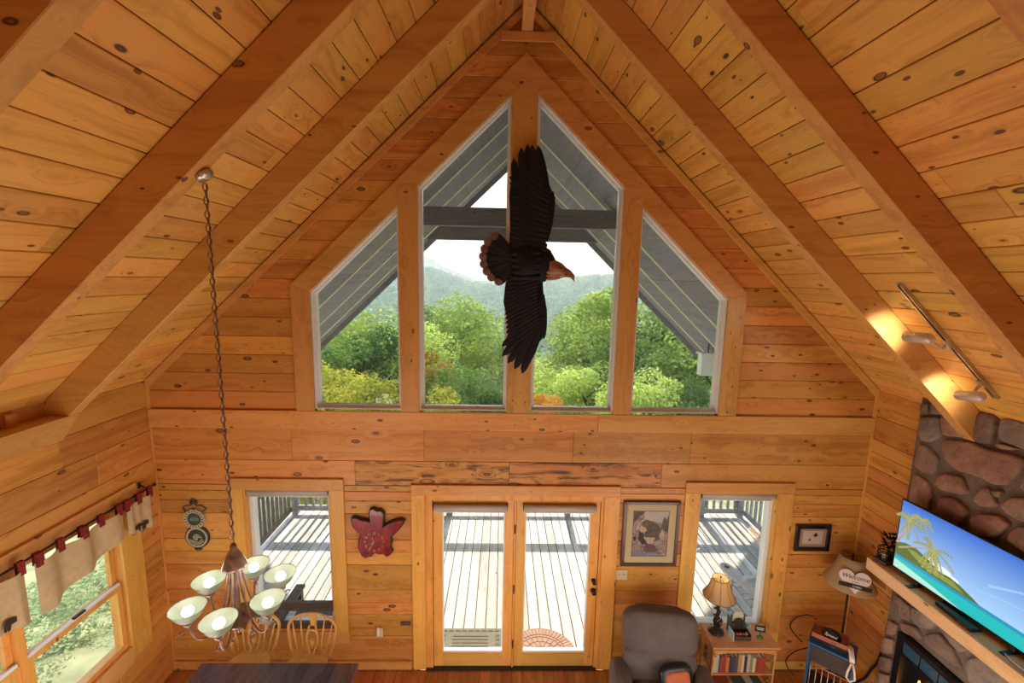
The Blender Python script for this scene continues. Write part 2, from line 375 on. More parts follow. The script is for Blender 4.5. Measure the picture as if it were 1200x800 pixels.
# side walls
def side_wall(name, x, nx, y0, y1, op, zs, skip=None):
    b = MB(); pl = []
    for za, zb in zip(zs, zs[1:]):
        subs = sorted([za, zb]+[q for q in (op[2], op[3]) if za+.001 < q < zb-.001]) if op else [za, zb]
        for zi, zj in zip(subs, subs[1:]):
            if op and zj > op[2]+1e-4 and zi < op[3]-1e-4: segs = [(y0, op[0]), (op[1], y1)]
            else: segs = [(y0, y1)]
            for a, c in segs:
                b.prism([(a, zi), (c, zi), (c, zj), (a, zj)], (x-nx*.010, 0, 0), (0, 1, 0), (0, 0, 1), (-nx, 0, 0), .17); pl.append((a, c, zi, zj))
    b.box((min(x-nx*.010, x-nx*.18), YG, -.06), (max(x-nx*.010, x-nx*.18), YG+.18, zs[-1]))
    w = struct(b.build(name, M['dark_gap']))
    for a, c, zi, zj in pl:
        if c < -1.5: continue
        cuts = [max(a, -1.6)]
        while c-cuts[-1] > 2.4: cuts.append(cuts[-1]+random.uniform(1.1, 2.2))
        cuts.append(c)
        for p, q in zip(cuts, cuts[1:]):
            if skip and p > skip[0] and q < skip[1]: continue
            MB().prism([(p+.001, zi+.0015), (q-.001, zi+.0015), (q-.001, zj-.0015), (p+.001, zj-.0015)], (x, 0, 0), (0, 1, 0), (0, 0, 1), (-nx, 0, 0), .0099, bev=.004).build('plank', M['pine_y'], w)
    if y0 < -1.6: MB().box((min(x, x-nx*.0098), y0, 0), (max(x, x-nx*.0098), -1.602, zs[-1])).build('rear_boarding', M['pine_y'], w)
    return w
zs = [0, .11, .373, .682, .986, 1.285, 1.588, 1.886, 2.20, 2.50, 2.80, 3.05, KZ]
wl = side_wall('wall_left', XL, 1, YB, YG, (2.28, 3.98, .72, 2.24), zs)
wr = side_wall('wall_right', XR, -1, YB, YG, None, [0, .11, .373, .55, .682, .83, .986, 1.14, 1.285, 1.437, 1.588, 1.74, 1.886, 2.03, 2.20, 2.36, 2.50, 2.66, 2.80, 3.05, KZ+.06])
struct(MB().prism([(XL, 0), (XR, 0), (XR, zc(XR)), (XC, ZR), (XL, zc(XL))], (0, YB, 0), (1, 0, 0), (0, 0, 1), (0, -1, 0), .12).build('wall_back', M['pine_x']))

# trims of the gable wall
YF = YG-.028
def board(poly, name, mt, y=YF, d=.0245, parent=None, bev=.003):
    return MB().prism(poly, (0, y, 0), (1, 0, 0), (0, 0, 1), (0, 1, 0), d, bev=bev).build(name, mt, parent)
def R4(x0, x1, z0, z1): return [(x0, z0), (x1, z0), (x1, z1), (x0, z1)]
t1 = struct(board(R4(XL+.002, 1.02, 2.835, 3.028), 'trim_1', M['trimx'])); t2 = struct(board(R4(1.023, XR-.002, 2.835, 3.028), 'trim_2', M['trimx']))
for k, s in ((3, -1), (4, 1)):
    p = []
    xa, xb = XC, XC+s*3.78
    po = [(XC, ZR-.03), (xb, zc(xb, .01)), (xb, zc(xb, .095)), (XC, ZR-.115)]
    struct(MB().prism(po if s > 0 else po[::-1], (0, YG-.035, 0), (1, 0, 0), (0, 0, 1), (0, 1, 0), .032).build('trim_%d' % k, M['trimx']))
struct(MB().box((XL+.001, YG-.018, .11), (XL+.018, YG-.003, 2.83)).build('trim_11', M['trimz'])); struct(MB().box((XR-.018, YG-.018, .11), (XR-.001, YG-.003, 2.83)).build('trim_12', M['trimz']))
struct(MB().box((XL+.001, YG-.025, 3.03), (XL+.03, YG-.003, KZ+.02)).build('trim_5', M['trimz']))
struct(MB().box((XR-.03, YG-.025, 3.03), (XR-.001, YG-.003, KZ+.05)).build('trim_6', M['trimz']))
struct(board(R4(XL+.002, -.96, .012, .11), 'baseboard_left', M['trimx'], d=.02)); struct(board(R4(1.32, XR-.002, .012, .11), 'baseboard_right', M['trimx'], d=.02))

# great window
def ptrim(xh, zs_): return zs_
win = struct(link('window_1', None)); win.location = (0, 0, 0)
OH, OZ, IH, IZ = 2.285, 4.315, 2.10, 4.245
def rk(x, h, z): return z + SL*(h-abs(x-XC))
zo = OZ+SL*OH; zi_ = IZ+SL*IH
for s in (-1, 1):
    f = lambda x: XC+s*x
    for nm, po, mt in (('side_casing', [(f(IH), 3.03), (f(OH), 3.03), (f(OH), OZ), (f(IH), IZ)], 'casez'), ('rake_casing', [(f(IH), IZ), (f(OH), OZ), (XC, zo), (XC, zi_)], 'casex')):
        board(po, nm, M[mt], parent=win)
# mullions
MU = [(-1.03, -.84), (.055, .305), (1.17, 1.355)]
for a, b in MU:
    if a < XC < b: po = [(a, 3.03), (b, 3.03), (b, rk(b, IH, IZ)), (XC, zi_), (a, rk(a, IH, IZ))]
    else: po = [(a, 3.03), (b, 3.03), (b, rk(b, IH, IZ)), (a, rk(a, IH, IZ))]
    MB().prism(po, (0, YF+.003, 0), (1, 0, 0), (0, 0, 1), (0, 1, 0), .16, bev=.003).build('mullion', M['casez'], win)
cells = [(XC-IH, MU[0][0]), (MU[0][1], MU[1][0]), (MU[1][1], MU[2][0]), (MU[2][1], XC+IH)]
for a, b in cells:
    if b < 0: po = [(a, 3.045), (b, 3.045), (b, rk(b, IH, IZ)), (a, rk(a, IH, IZ))]
    else: po = [(a, 3.045), (b, 3.045), (b, rk(b, IH, IZ)), (a, rk(a, IH, IZ))]
    ip = inset(po, .035)
    fm = MB(); k = len(po)
    for y0, y1, q0, q1 in ((YG+.0, YG+.09, po, inset(po, .012)), (YG+.055, YG+.11, inset(po, .012), ip)):
        vs = [(p[0], y0, p[1]) for p in q0]+[(p[0], y0, p[1]) for p in q1]+[(p[0], y1, p[1]) for p in q1]+[(p[0], y1, p[1]) for p in q0]
        fs = []
        for i in range(k):
            j = (i+1) % k; fs += [(i, j, k+j, k+i), (k+i, k+j, 2*k+j, 2*k+i), (2*k+i, 2*k+j, 3*k+j, 3*k+i)]
        fm.add(vs, fs)
    fr = fm.build('window_frame', M['vinyl'], win)
    MB().prism(ip, (0, YG+.08, 0), (1, 0, 0), (0, 0, 1), (0, 1, 0), .003).build('pane', M['dusty'], fr)

# rectangular windows of the front wall
def front_window(name, ox0, ox1, oz0, oz1, tw, x0, x1, z0, z1):
    w = struct(link(name, None))
    board(R4(ox0, ox1, z1, oz1), 'head_casing', M['trimx'], parent=w)
    board(R4(ox0, ox1, oz0, z0), 'sill_casing', M['trimx'], parent=w)
    board(R4(ox0, x0, z0, z1), 'side_casing', M['trimz'], parent=w); board(R4(x1, ox1, z0, z1), 'side_casing', M['trimz'], parent=w)
    j = MB()
    for a, b in (((x0, YG-.003, z0), (x0+.02, YG+.17, z1)), ((x1-.02, YG-.003, z0), (x1, YG+.17, z1)), ((x0+.02, YG-.003, z0), (x1-.02, YG+.17, z0+.02)), ((x0+.02, YG-.003, z1-.02), (x1-.02, YG+.17, z1))): j.box(a, b)
    j.build('jamb', M['trimz'], w)
    fm = MB(); a0, a1, b0, b1 = x0+.02, x1-.02, z0+.02, z1-.02; t = .035
    for a, b in (((a0, YG+.06, b0), (a0+t, YG+.15, b1)), ((a1-t, YG+.06, b0), (a1, YG+.15, b1)), ((a0+t, YG+.06, b0), (a1-t, YG+.15, b0+t)), ((a0+t, YG+.06, b1-t), (a1-t, YG+.15, b1))): fm.box(a, b)
    f_ = fm.build('window_frame', M['vinyl'], w)
    MB().box((a0+t, YG+.10, b0+t), (a1-t, YG+.104, b1-t)).build('pane', M['glass'], f_)
    return w
w2 = front_window('window_2', -2.83, -1.655, .34, 2.285, .1, -2.715, -1.80, .485, 2.165)
w3 = front_window('window_3', 2.01, 3.20, .34, 2.285, .15, 2.165, 3.045, .485, 2.165)
blm = mat('roller_blind', (.50, .47, .44), .6, var=.05, vscale=40)
def blind(x0, x1, z, label, drop=.035, y=YG-.005):
    t = empty('roller_blind', ((x0+x1)/2, y, z), label, 'blind')
    h = (x1-x0)/2
    MB().tube([(-h, 0, 0), (h, 0, 0)], .028, 14).build('roller', blm, t)
    MB().box((-h+.005, .02, -drop-.03), (h-.005, .024, .0)).build('cloth', blm, t)
    MB().tube([(-h+.005, .022, -drop-.03), (h-.005, .022, -drop-.03)], .009, 8).build('hem_bar', M['vinyl'], t)
    MB().box((-h-.008, -.012, -.03), (-h, .04, .03)).build('bracket', M['black'], t); MB().box((h, -.012, -.03), (h+.008, .04, .03)).build('bracket', M['black'], t)
blind(-2.68, -1.835, 2.125, 'rolled up grey blind at the top of the window behind the chandelier', y=YG+.015)
blind(2.205, 3.005, 2.125, 'rolled up grey blind at the top of the window behind the table lamp', y=YG+.015)

# doors
dr = struct(link('door_1', None))
board(R4(-.94, 1.30, 2.115, 2.23), 'head_casing', M['trimx'], parent=dr)
board(R4(-.94, -.80, .012, 2.115), 'side_casing', M['trimz'], parent=dr); board(R4(1.135, 1.30, .012, 2.115), 'side_casing', M['trimz'], parent=dr)
dj = MB().box((-.80, YG-.004, .02), (-.72, YG+.15, 2.115)).box((1.105, YG-.004, .02), (1.135, YG+.15, 2.115)).box((-.72, YG-.004, 2.05), (1.105, YG+.15, 2.115)).box((.165, YG+.0, .02), (.185, YG+.056, 2.05)).box((.10, YG+.056, .02), (.25, YG+.10, 2.05)).box((-.72, YG+.056, .02), (-.68, YG+.10, 2.05)).box((1.06, YG+.056, .02), (1.105, YG+.10, 2.05)).box((-.68, YG+.056, 2.0), (1.06, YG+.10, 2.05)).box((-.68, YG+.056, .02), (1.06, YG+.10, .05))
dj.build('door_frame', M['trimz'], dr)
MB().box((-.80, YG-.03, .0), (1.135, YG+.15, .02)).build('threshold', M['iron'], dr)
def leaf(nm, x0, x1):
    d = struct(link(nm, None)); gx0, gx1, gz0, gz1 = x0+.10, x1-.10, .20, 1.925
    y0, y1 = YG+.01, YG+.055
    for a, b, mt, pn in (((x0, y0, .025), (gx0, y1, 2.045), 'trimz', 'stile'), ((gx1, y0, .025), (x1, y1, 2.045), 'trimz', 'stile'), ((gx0, y0, .025), (gx1, y1, gz0), 'trimx', 'bottom_rail'), ((gx0, y0, gz1), (gx1, y1, 2.045), 'trimx', 'top_rail')):
        MB().box(a, b).build(pn, M[mt], d, bevel=.003)
    g = MB()
    t = .012
    for a, b in (((gx0, y0+.004, gz0), (gx0+t, y1, gz1)), ((gx1-t, y0+.004, gz0), (gx1, y1, gz1)), ((gx0+t, y0+.004, gz0), (gx1-t, y1, gz0+t+.01)), ((gx0+t, y0+.004, gz1-t), (gx1-t, y1, gz1))): g.box(a, b)
    b_ = g.build('glazing_bead', M['vinyl'], d); MB().box((gx0+t, y0+.02, gz0+t), (gx1-t, y0+.024, gz1-t)).build('pane', M['glass'], b_)
    return d
d2 = leaf('door_2', -.735+.02, .162); d3 = leaf('door_3', .188, 1.10)
for zz in (.32, 1.0, 1.72):
    for d_, xx in ((d2, .176),): MB().tube([(xx, YG-.004, zz-.05), (xx, YG-.004, zz+.05)], .007, 8).build('hinge', M['black'], d3)
for zz, r in ((1.105, .026), (.985, .030)):
    k = MB().lathe([(0, 0), (r, 0), (r, .008), (r*.5, .012), (r*.45, .03), (r*.85, .045), (r*.8, .058), (0, .062)], n=16, M=Matrix.Rotation(PI/2, 4, 'X'))
    k.build('door_knob', M['black'], d3, loc=(1.062, YG+.01, zz))
blind(-.70, .085, 1.985, 'grey roller blind rolled up over the left glass door leaf', y=YG-.03)
blind(.265, 1.04, 1.985, 'grey roller blind rolled up over the right glass door leaf', y=YG-.03)

# left window (double hung, sash)
wl1 = struct(link('window_4', None)); nx = XL
def lbox(nm, y0, y1, z0, z1, x0, x1, mt, par): return MB().box((x0, y0, z0), (x1, y1, z1)).build(nm, M[mt], par, bevel=.003)
lbox('side_casing', 3.94, 4.17, .62, 2.20, XL+.001, XL+.03, 'trimz', wl1); lbox('side_casing', 2.10, 2.32, .62, 2.20, XL+.001, XL+.03, 'trimz', wl1)
lbox('head_casing', 2.10, 4.17, 2.202, 2.36, XL+.001, XL+.03, 'trimy', wl1)
lbox('sill_casing', 2.325, 3.935, .58, .76, XL+.001, XL+.03, 'trimy', wl1)
j = MB().box((XL-.15, 3.94, .76), (XL+.001, 3.965, 2.20)).box((XL-.15, 2.295, .76), (XL+.001, 2.32, 2.20)).box((XL-.15, 2.32, .735), (XL+.001, 3.94, .76)).box((XL-.15, 2.32, 2.20), (XL+.001, 3.94, 2.225)).box((XL-.15, 3.03, .76), (XL+.001, 3.08, 2.20))
j.build('jamb', M['trimz'], wl1)
for ya, yb in ((2.33, 3.03), (3.08, 3.93)):
    for (z0, z1, xo) in ((.765, 1.44, -.045), (1.40, 2.195, -.085)):
        sf = MB(); t = .05
        for a, b in (((ya, z0), (ya+t, z1)), ((yb-t, z0), (yb, z1)), ((ya+t, z0), (yb-t, z0+t)), ((ya+t, z1-t), (yb-t, z1))): sf.box((XL+xo, a[0], a[1]), (XL+xo+.035, b[0], b[1]))
        s_ = sf.build('sash', M['trimz'], wl1, bevel=.003)
        MB().box((XL+xo+.015, ya+t, z0+t), (XL+xo+.019, yb-t, z1-t)).build('pane', M['glass'], s_)
    MB().box((XL-.03, ya+.01, 1.42), (XL-.012, yb-.01, 1.465)).build('meeting_rail', M['vinyl'], wl1)
    MB().box((XL-.02, (ya+yb)/2-.05, 1.465), (XL+.005, (ya+yb)/2+.05, 1.485)).build('sash_lock', M['iron'], wl1)

# eave beam on the left wall, board above the stone
eb = MB().prism([(YB+.1, 3.13), (3.30, 3.13), (3.46, 3.30), (YB+.1, 3.30)], (-3.345, 0, 0), (0, 1, 0), (0, 0, 1), (-1, 0, 0), .255, bev=.004).build('eave_beam', M['trimy'])
tag(eb, 'long pale pine eave beam along the top of the left wall', 'beam')
struct(MB().box((-3.55, YB+.1, 3.302), (-3.515, 3.355, 3.47)).build('trim_7', M['pine_y']))
struct(MB().box((-3.513, 1.8, 3.302), (-3.47, 1.9, 3.40)).build('trim_9', M['pine_z']))
struct(MB().box((-3.513, 3.05, 3.302), (-3.47, 3.12, 3.40)).build('trim_10', M['pine_z']))
struct(MB().prism([(3.60, zc(3.60, .004)), (3.975, zc(3.975, .004)), (3.975, zc(3.975, .05)), (3.60, zc(3.60, .05))][::-1], (0, YB+.1, 0), (1, 0, 0), (0, 0, 1), (0, 1, 0), 3.25-YB).build('trim_8', M['trimy'])) if False else None

# rafters
names = {0: 'nearest the gable wall', 1: 'second from the gable wall', 2: 'third from the gable wall'}
for i, y in enumerate((3.36, 2.41, 1.46)):
    for s in (-1, 1):
        xe = XC+s*(3.69 if s < 0 else 3.68); h = .28 if s < 0 else .262
        po = [(XC+s*.055, ZR-.06), (xe, zc(xe, .003)), (xe, zc(xe, h)), (XC+s*.055, ZR-.06-h)]
        if s < 0: po = [po[0], (xe, zc(xe, .003)), (xe, 3.302), (XC-(ZR-h-3.302)/SL, 3.302), po[3]]
        r_ = MB().prism(po, (0, y, 0), (1, 0, 0), (0, 0, 1), (0, 1, 0), .10, bev=.004).build('rafter', M['rafter'])
        extra_ = ', lit by track spots' if (i == 0 and s > 0) else ''
        tag(r_, 'thick pine rafter on the %s roof slope, %s%s' % ('left' if s < 0 else 'right', names[i], extra_), 'rafter', None)
rb = MB().box((XC-.052, YB+.1, 6.66), (XC+.052, YG-.038, ZR-.055)).build('ridge_beam', M['trimy'], bevel=.004)
tag(rb, 'narrow pine ridge beam running along the peak of the roof', 'beam')
pb = MB().box((-.05, YG-.06, 6.575), (.45, YG-.0365, 6.655)).build('beam_block', M['trimx'], bevel=.003)
tag(pb, 'short pine block on the gable wall under the ridge beam end', 'block')
#PART2
# ------------------------------------------------------------------ porch roof and deck
for s in (-1, 1):
    u = Vector((s, 0, -SL)).normalized(); n = Vector((s*SL, 0, 1)).normalized(); o = Vector((XC, 0, ZR)); L_ = 4.75*math.hypot(1, SL)
    pr = MB().prism([(0, YG+.18), (L_, YG+.18), (L_, 9.98), (0, 9.98)], o+n*.022, u, (0, 1, 0), n, .12).build('porch_roof', M['soffit'])
    tag(pr, 'grey porch roof slope with pale seams seen through the %s half of the gable window' % ('left' if s < 0 else 'right'), 'roof')
    ys = [YG+.19, 5.85, 7.34, 8.40, 9.42, 9.96]
    for ya, yb in zip(ys, ys[1:]):
        t = .03
        while t < L_-.05:
            w = min(1.21, L_-t)
            MB().prism([(t+.002, ya+.002), (t+w-.002, ya+.002), (t+w-.002, yb-.002), (t+.002, yb-.002)], o, u, (0, 1, 0), n, .0215, bev=.003).build('panel', M['soffit'], pr)
            t += 1.21
    for yb in ys[2:5]:
        MB().prism([(.03, yb-.035), (L_, yb-.035), (L_, yb+.035), (.03, yb+.035)], o-n*.012, u, (0, 1, 0), n, .0115).build('batten', M['batten'], pr)
    MB().prism([(.0, 9.985), (L_, 9.985), (L_, 10.03), (.0, 10.03)], o-n*.10, u, (0, 1, 0), n, .24).build('fascia', M['soffit'], pr)
beamm = wood('grey_beam', (.19, .19, .21), (.13, .13, .145), 'x', .8, .5, 1, .1)
for y, lb in ((7.0, 'grey porch tie beam nearer the gable window'), (9.65, 'grey porch tie beam at the outer end, just below the nearer one')):
    h0 = (ZR-5.20)/SL-.01; h1 = (ZR-5.48)/SL-.01
    t = MB().prism([(XC-h0, 5.20), (XC+h0, 5.20), (XC+h1, 5.48), (XC-h1, 5.48)], (0, y, 0), (1, 0, 0), (0, 0, 1), (0, 1, 0), .14, bev=.004).build('tie_beam', beamm); tag(t, lb, 'beam')
q = at(829, 425, 1, 8.6)
fl_ = empty('porch_lantern', (q.x, 8.6, q.z-.25), 'white box lantern hanging under the edge of the porch roof', 'lantern')
MB().box((-.16, -.1, 0), (.16, .1, .42)).build('body', M['vinyl'], fl_, bevel=.01); MB().box((-.19, -.13, .42), (.19, .13, .46)).build('cap', M['white'], fl_)
MB().tube([(0, 0, .46), (0, 0, max(.5, zc(q.x)-q.z+.25))], .012, 6).build('hanger', M['iron'], fl_)

DX0, DX1, DY0, DY1 = -3.93, 4.72, YG+.19, 7.86
dk = struct(MB().box((DX0, DY0, -.32), (DX1, DY1, -.062)).build('deck', M['deckx']))
x = DX0
while x < DX1-.05:
    MB().prism([(x+.006, DY0), (x+.134, DY0), (x+.134, DY1+.02), (x+.006, DY1+.02)], (0, 0, -.02), (1, 0, 0), (0, 1, 0), (0, 0, -1), .038, bev=.004).build('plank', M['deck'], dk); x += .14
for xx in (DX0+.1, .3, DX1-.1): MB().box((xx-.1, DY1-.3, -6), (xx+.1, DY1-.1, -.32)).build('support_post', M['deckx'], dk)
railm = {'far': M['deckx'], 'left': M['deckx'], 'right': M['deckx']}
def railing(p0, p1, posts, label, bals=lambda t: True, mt=M['deckx'], ph=.135):
    p0, p1 = Vector(p0), Vector(p1); d = p1-p0; L_ = d.length; u = d.normalized(); w = Vector((-u.y, u.x, 0))
    r = empty('deck_railing', p0, label, 'railing'); r.location = (p0.x, p0.y, -.02)
    Mx = Matrix((u, w, Vector((0, 0, 1)))).transposed().to_4x4()
    def bx(nm, a, b): return MB().box(a, b, M=Mx).build(nm, mt, r)
    bx('top_rail', (0, -.07, .93), (L_, .07, .97)); bx('upper_rail', (0, -.02, .84), (L_, .02, .929)); bx('bottom_rail', (0, -.02, .07), (L_, .02, .16))
    for t in posts: bx('post', (t-.055, -.0551, .0), (t+.055, .0551, .929))
    me = MB().box((-.019, -.019, .161), (.019, .019, .839), M=Mx).mesh('baluster', mt); t = .12
    while t < L_-.05:
        if bals(t) and all(abs(t-q) > .07 for q in posts):
            o = link('baluster', me, r); o.location = u*t
        t += ph
    return r
railing((DX0+.07, 7.79, 0), (DX1-.07, 7.79, 0), [.06, 2.93, 5.15, 7.70, 8.45], 'wooden railing along the far edge of the deck', lambda t: t < 1.6 or t > 6.0, mt=M['railgrey'])
railing((DX0+.07, DY0+.05, 0), (DX0+.07, 7.72, 0), [.06, 1.6], 'weathered wooden railing along the left side of the deck')
railing((DX1-.07, DY0+.05, 0), (DX1-.07, 7.72, 0), [.06, 1.6], 'weathered wooden railing along the right side of the deck', mt=M['railgrey'])
# deck things
dkw = wood('dark_bench_wood', (.10, .075, .065), (.06, .045, .04), 'x', .6, .3, 1, .1)
a = at(346, 668, 2, .82); bn = empty('deck_bench', (a.x, a.y-.55, -.02), 'dark wooden bench on the deck behind the chandelier, seen from its back', 'bench')
MB().box((0, 0, .74), (1.5, .05, .84)).build('top_rail', dkw, bn, bevel=.006)
MB().box((.06, .0, .52), (1.44, .04, .60)).build('middle_rail', dkw, bn, bevel=.006)
for xx in (0, 1.43): MB().box((xx, 0, 0), (xx+.07, .05, .74)).build('leg', dkw, bn); MB().box((xx, .52, 0), (xx+.07, .58, .58)).build('leg', dkw, bn); MB().box((xx-.02, -.02, .58), (xx+.09, .6, .62)).build('armrest', dkw, bn, bevel=.006)
for k in range(4): MB().box((.07, .06+k*.12, .38), (1.43, .16+k*.12, .41)).build('seat_slat', dkw, bn)
adm = wood('bleached_chair_wood', (.66, .64, .62), (.50, .48, .46), 'y', .7, .2, 1, .1)
A = at(850, 662, 2, .60); B = at(887, 697, 2, .60); d = (B-A); an = math.atan2(d.y, d.x)
ad = empty('deck_chair', (A.x, A.y, -.02), 'bleached wooden slatted deck chair with wide arms outside the window behind the lamp', 'chair', rz=an)
# local +x runs from front to back, +y to the sitter's side
arm = [(.0, -.075), (.06, -.085), (.66, -.035), (.66, .035), (.06, .085), (.0, .075), (-.05, .045), (-.065, 0), (-.05, -.045)]
for yy in (0, .66): MB().prism(arm, (0, yy, .62), (1, 0, 0), (0, 1, 0), (0, 0, -1), .028).build('armrest', adm, ad)
ch_ = MB().lathe([(0, .002), (.034, .002), (.034, .0), (.0, .0)], n=16).build('cup_hole', M['iron'], ad, loc=(.03, 0, .621))
for k in range(6): MB().box((.0+k*.085, .08, .40-k*.025), (.072+k*.085, .58, .42-k*.025)).build('seat_slat', adm, ad)
for k in range(5):
    MB().prism([(.0, .25), (.07, .25), (.07, .92-abs(k-2)*.03), (.0, .92-abs(k-2)*.03)], (.52, .09+k*.1, 0), (0, 1, 0), (.35, 0, 1), (1, 0, 0), .02).build('back_slat', adm, ad)
for xx, yy in ((.02, .03), (.58, .03), (.02, .60), (.58, .60)): MB().box((xx, yy, 0), (xx+.08, yy+.03, .59)).build('leg', adm, ad)
matm = mat('grey_doormat', (.22, .22, .17), .9, bump=.8, bscale=200, var=.15, vscale=40); matm2 = mat('doormat_relief', (.12, .12, .09), .9)
dm = empty('doormat', (-.33, 4.84, -.018), 'rectangular grey patterned doormat outside the left glass door leaf', 'doormat')
MB().box((-.38, -.20, 0), (.38, .20, .012)).build('base', matm, dm)
rl = MB()
for k in range(9):
    for yy in (-.17, .15): rl.box((-.36+k*.082, yy, .0121), (-.30+k*.082, yy+.022, .016))
for yy in (-.08, -.03, .02, .07):
    rl.box((-.22, yy, .0121), (.22, yy+.018, .016))
for k in range(4):
    for xx in (-.36, .31): rl.box((xx, -.12+k*.065, .0121), (xx+.05, -.09+k*.065, .016))
rl.build('raised_pattern', matm2, dm)
brk = mat('brick_mat', (.40, .26, .20), .9, var=.15, vscale=20)
hm = empty('half_round_doormat', (.53, 4.67, -.018), 'half round doormat with brick pattern outside the right glass door leaf', 'doormat')
MB().prism([(.42*math.cos(t), .38*math.sin(t)) for t in [PI*k/24 for k in range(25)]], (0, 0, .008), (1, 0, 0), (0, 1, 0), (0, 0, -1), .008).build('base', mat('mat_mortar', (.20, .14, .11), .9), hm)
hb = MB()
for ri, (r0, r1, n_) in enumerate(((.03, .10, 5), (.11, .18, 8), (.19, .26, 11), (.27, .30, 20), (.31, .41, 26))):
    for k in range(n_):
        t0, t1 = PI*(k+.08)/n_, PI*(k+.92)/n_
        hb.prism([(r0*math.cos(t0), r0*.9*math.sin(t0)), (r1*math.cos(t0), r1*.9*math.sin(t0)), (r1*math.cos(t1), r1*.9*math.sin(t1)), (r0*math.cos(t1), r0*.9*math.sin(t1))], (0, 0, .013), (1, 0, 0), (0, 1, 0), (0, 0, -1), .0049)
hb.build('brick_pattern', brk, hm)

# ------------------------------------------------------------------ land, forest, mountains
def lerp(pts, y):
    for (a, va), (b, vb) in zip(pts, pts[1:]):
        if y <= b: t = max(0, (y-a)/(b-a)); return va+(vb-va)*t*t*(3-2*t)
    return pts[-1][1]
PROF = [(-40, -1.2), (5, -1.3), (10, -3.2), (25, -9), (60, -22), (120, -38), (240, -50), (380, -34), (560, -6), (700, -10), (900, -60)]
def ground(x, y):
    z = lerp(PROF, y); w = min(1, max(0, (y-100)/350))
    rd = lerp([(-400, 22), (-105, 9), (-25, -9), (40, -3), (120, 3), (400, 26)], x*560/max(y, 300))
    return z + w*rd + 2.2*w*math.sin(x*.021+y*.013)*math.cos(y*.017) + .25*math.sin(x*.35)*math.cos(y*.31)
ys_ = [-30, -10, 0, 3, 6, 9, 12, 16, 20, 26, 34, 45, 60, 80, 105, 135, 170, 210, 250, 300, 350, 400, 450, 500, 540, 580, 640, 720, 900]
g = MB(); NX = 41; vs = []
for y in ys_:
    for i in range(NX):
        x = (i/(NX-1)*2-1)*(60+max(0, y)*.9); vs.append((x, y, ground(x, y)))
fs = [(j*NX+i, j*NX+i+1, (j+1)*NX+i+1, (j+1)*NX+i) for j in range(len(ys_)-1) for i in range(NX-1)]
g.add(vs, fs, 0, True)
struct(g.build('ground', mat('grassy_ground', (.26, .27, .14), .95, var=.4, vscale=1.2, bump=.5, bscale=3)))
def leafmat(name, c1, c2, tr=.58):
    m = bpy.data.materials.new(name); m.use_nodes = True; nt = m.node_tree; nt.nodes.clear(); L = nt.links.new
    o = N(nt, 'ShaderNodeOutputMaterial'); oi = N(nt, 'ShaderNodeObjectInfo'); tc = N(nt, 'ShaderNodeTexCoord')
    n = N(nt, 'ShaderNodeTexNoise'); n.inputs['Scale'].default_value = .55; n.inputs['Detail'].default_value = 8; L(tc.outputs['Object'], n.inputs['Vector'])
    a = N(nt, 'ShaderNodeMath', operation='MULTIPLY_ADD'); L(oi.outputs['Random'], a.inputs[0]); a.inputs[1].default_value = .5; a.inputs[2].default_value = -.25
    b = N(nt, 'ShaderNodeMath', operation='ADD'); L(n.outputs[0], b.inputs[0]); L(a.outputs[0], b.inputs[1])
    r = N(nt, 'ShaderNodeValToRGB'); r.color_ramp.elements[0].position = .28; r.color_ramp.elements[1].position = .75; r.color_ramp.elements[0].color = (*c1, 1); r.color_ramp.elements[1].color = (*c2, 1); L(b.outputs[0], r.inputs[0])
    d = N(nt, 'ShaderNodeBsdfDiffuse'); t = N(nt, 'ShaderNodeBsdfTranslucent'); L(r.outputs[0], d.inputs[0]); L(r.outputs[0], t.inputs[0])
    mx = N(nt, 'ShaderNodeMixShader'); mx.inputs[0].default_value = tr; L(d.outputs[0], mx.inputs[1]); L(t.outputs[0], mx.inputs[2]); L(mx.outputs[0], o.inputs[0])
    return m
LG = leafmat('leaves_green', (.15, .25, .065), (.62, .72, .20)); LY = leafmat('leaves_yellowing', (.20, .28, .05), (.62, .55, .07), .5); LD = leafmat('leaves_deep', (.09, .17, .05), (.40, .52, .17)); LO = leafmat('leaves_orange', (.30, .22, .05), (.66, .32, .06), .5)
LP = leafmat('leaves_pale', (.34, .42, .22), (.66, .74, .46), .5)
BK = mat('bark', (.07, .055, .045), .9, var=.3, vscale=6)
def crown_mesh(name, nq, size, mt, rx=1, rz=1.25, seed=0, clumps=26):
    """unit crown: radius about 1, centre at 0"""
    R = random.Random(seed); cl = []
    for _ in range(clumps):
        t = R.uniform(0, 2*PI); h = R.uniform(-.8, .95); rr = math.sqrt(max(.05, 1-h*h))*R.uniform(.35, .8)
        cl.append((rr*math.cos(t)*rx, rr*math.sin(t)*rx, h*rz, R.uniform(.22, .42)))
    vs = []; fs = []
    for i in range(nq):
        c = cl[R.randrange(clumps)]; t = R.uniform(0, 2*PI); h = R.uniform(-.7, 1); q = math.sqrt(max(0, 1-h*h)); r = c[3]*R.uniform(.75, 1.08)
        p = Vector((c[0]+q*math.cos(t)*r, c[1]+q*math.sin(t)*r, c[2]+h*r)); n = Vector((q*math.cos(t)+R.gauss(0, .5), q*math.sin(t)+R.gauss(0, .5), h+.4+R.gauss(0, .5))).normalized()
        a = n.orthogonal().normalized(); a = (Matrix.Rotation(R.uniform(0, 6.28), 3, n) @ a); b = n.cross(a); s = size*R.uniform(.6, 1.3)
        k = len(vs); vs += [tuple(p-a*s), tuple(p-b*s*.55), tuple(p+a*s), tuple(p+b*s*.55)]; fs.append((k, k+1, k+2, k+3))
    me = bpy.data.meshes.new(name); me.from_pydata(vs, [], fs); me.materials.append(mt); return me
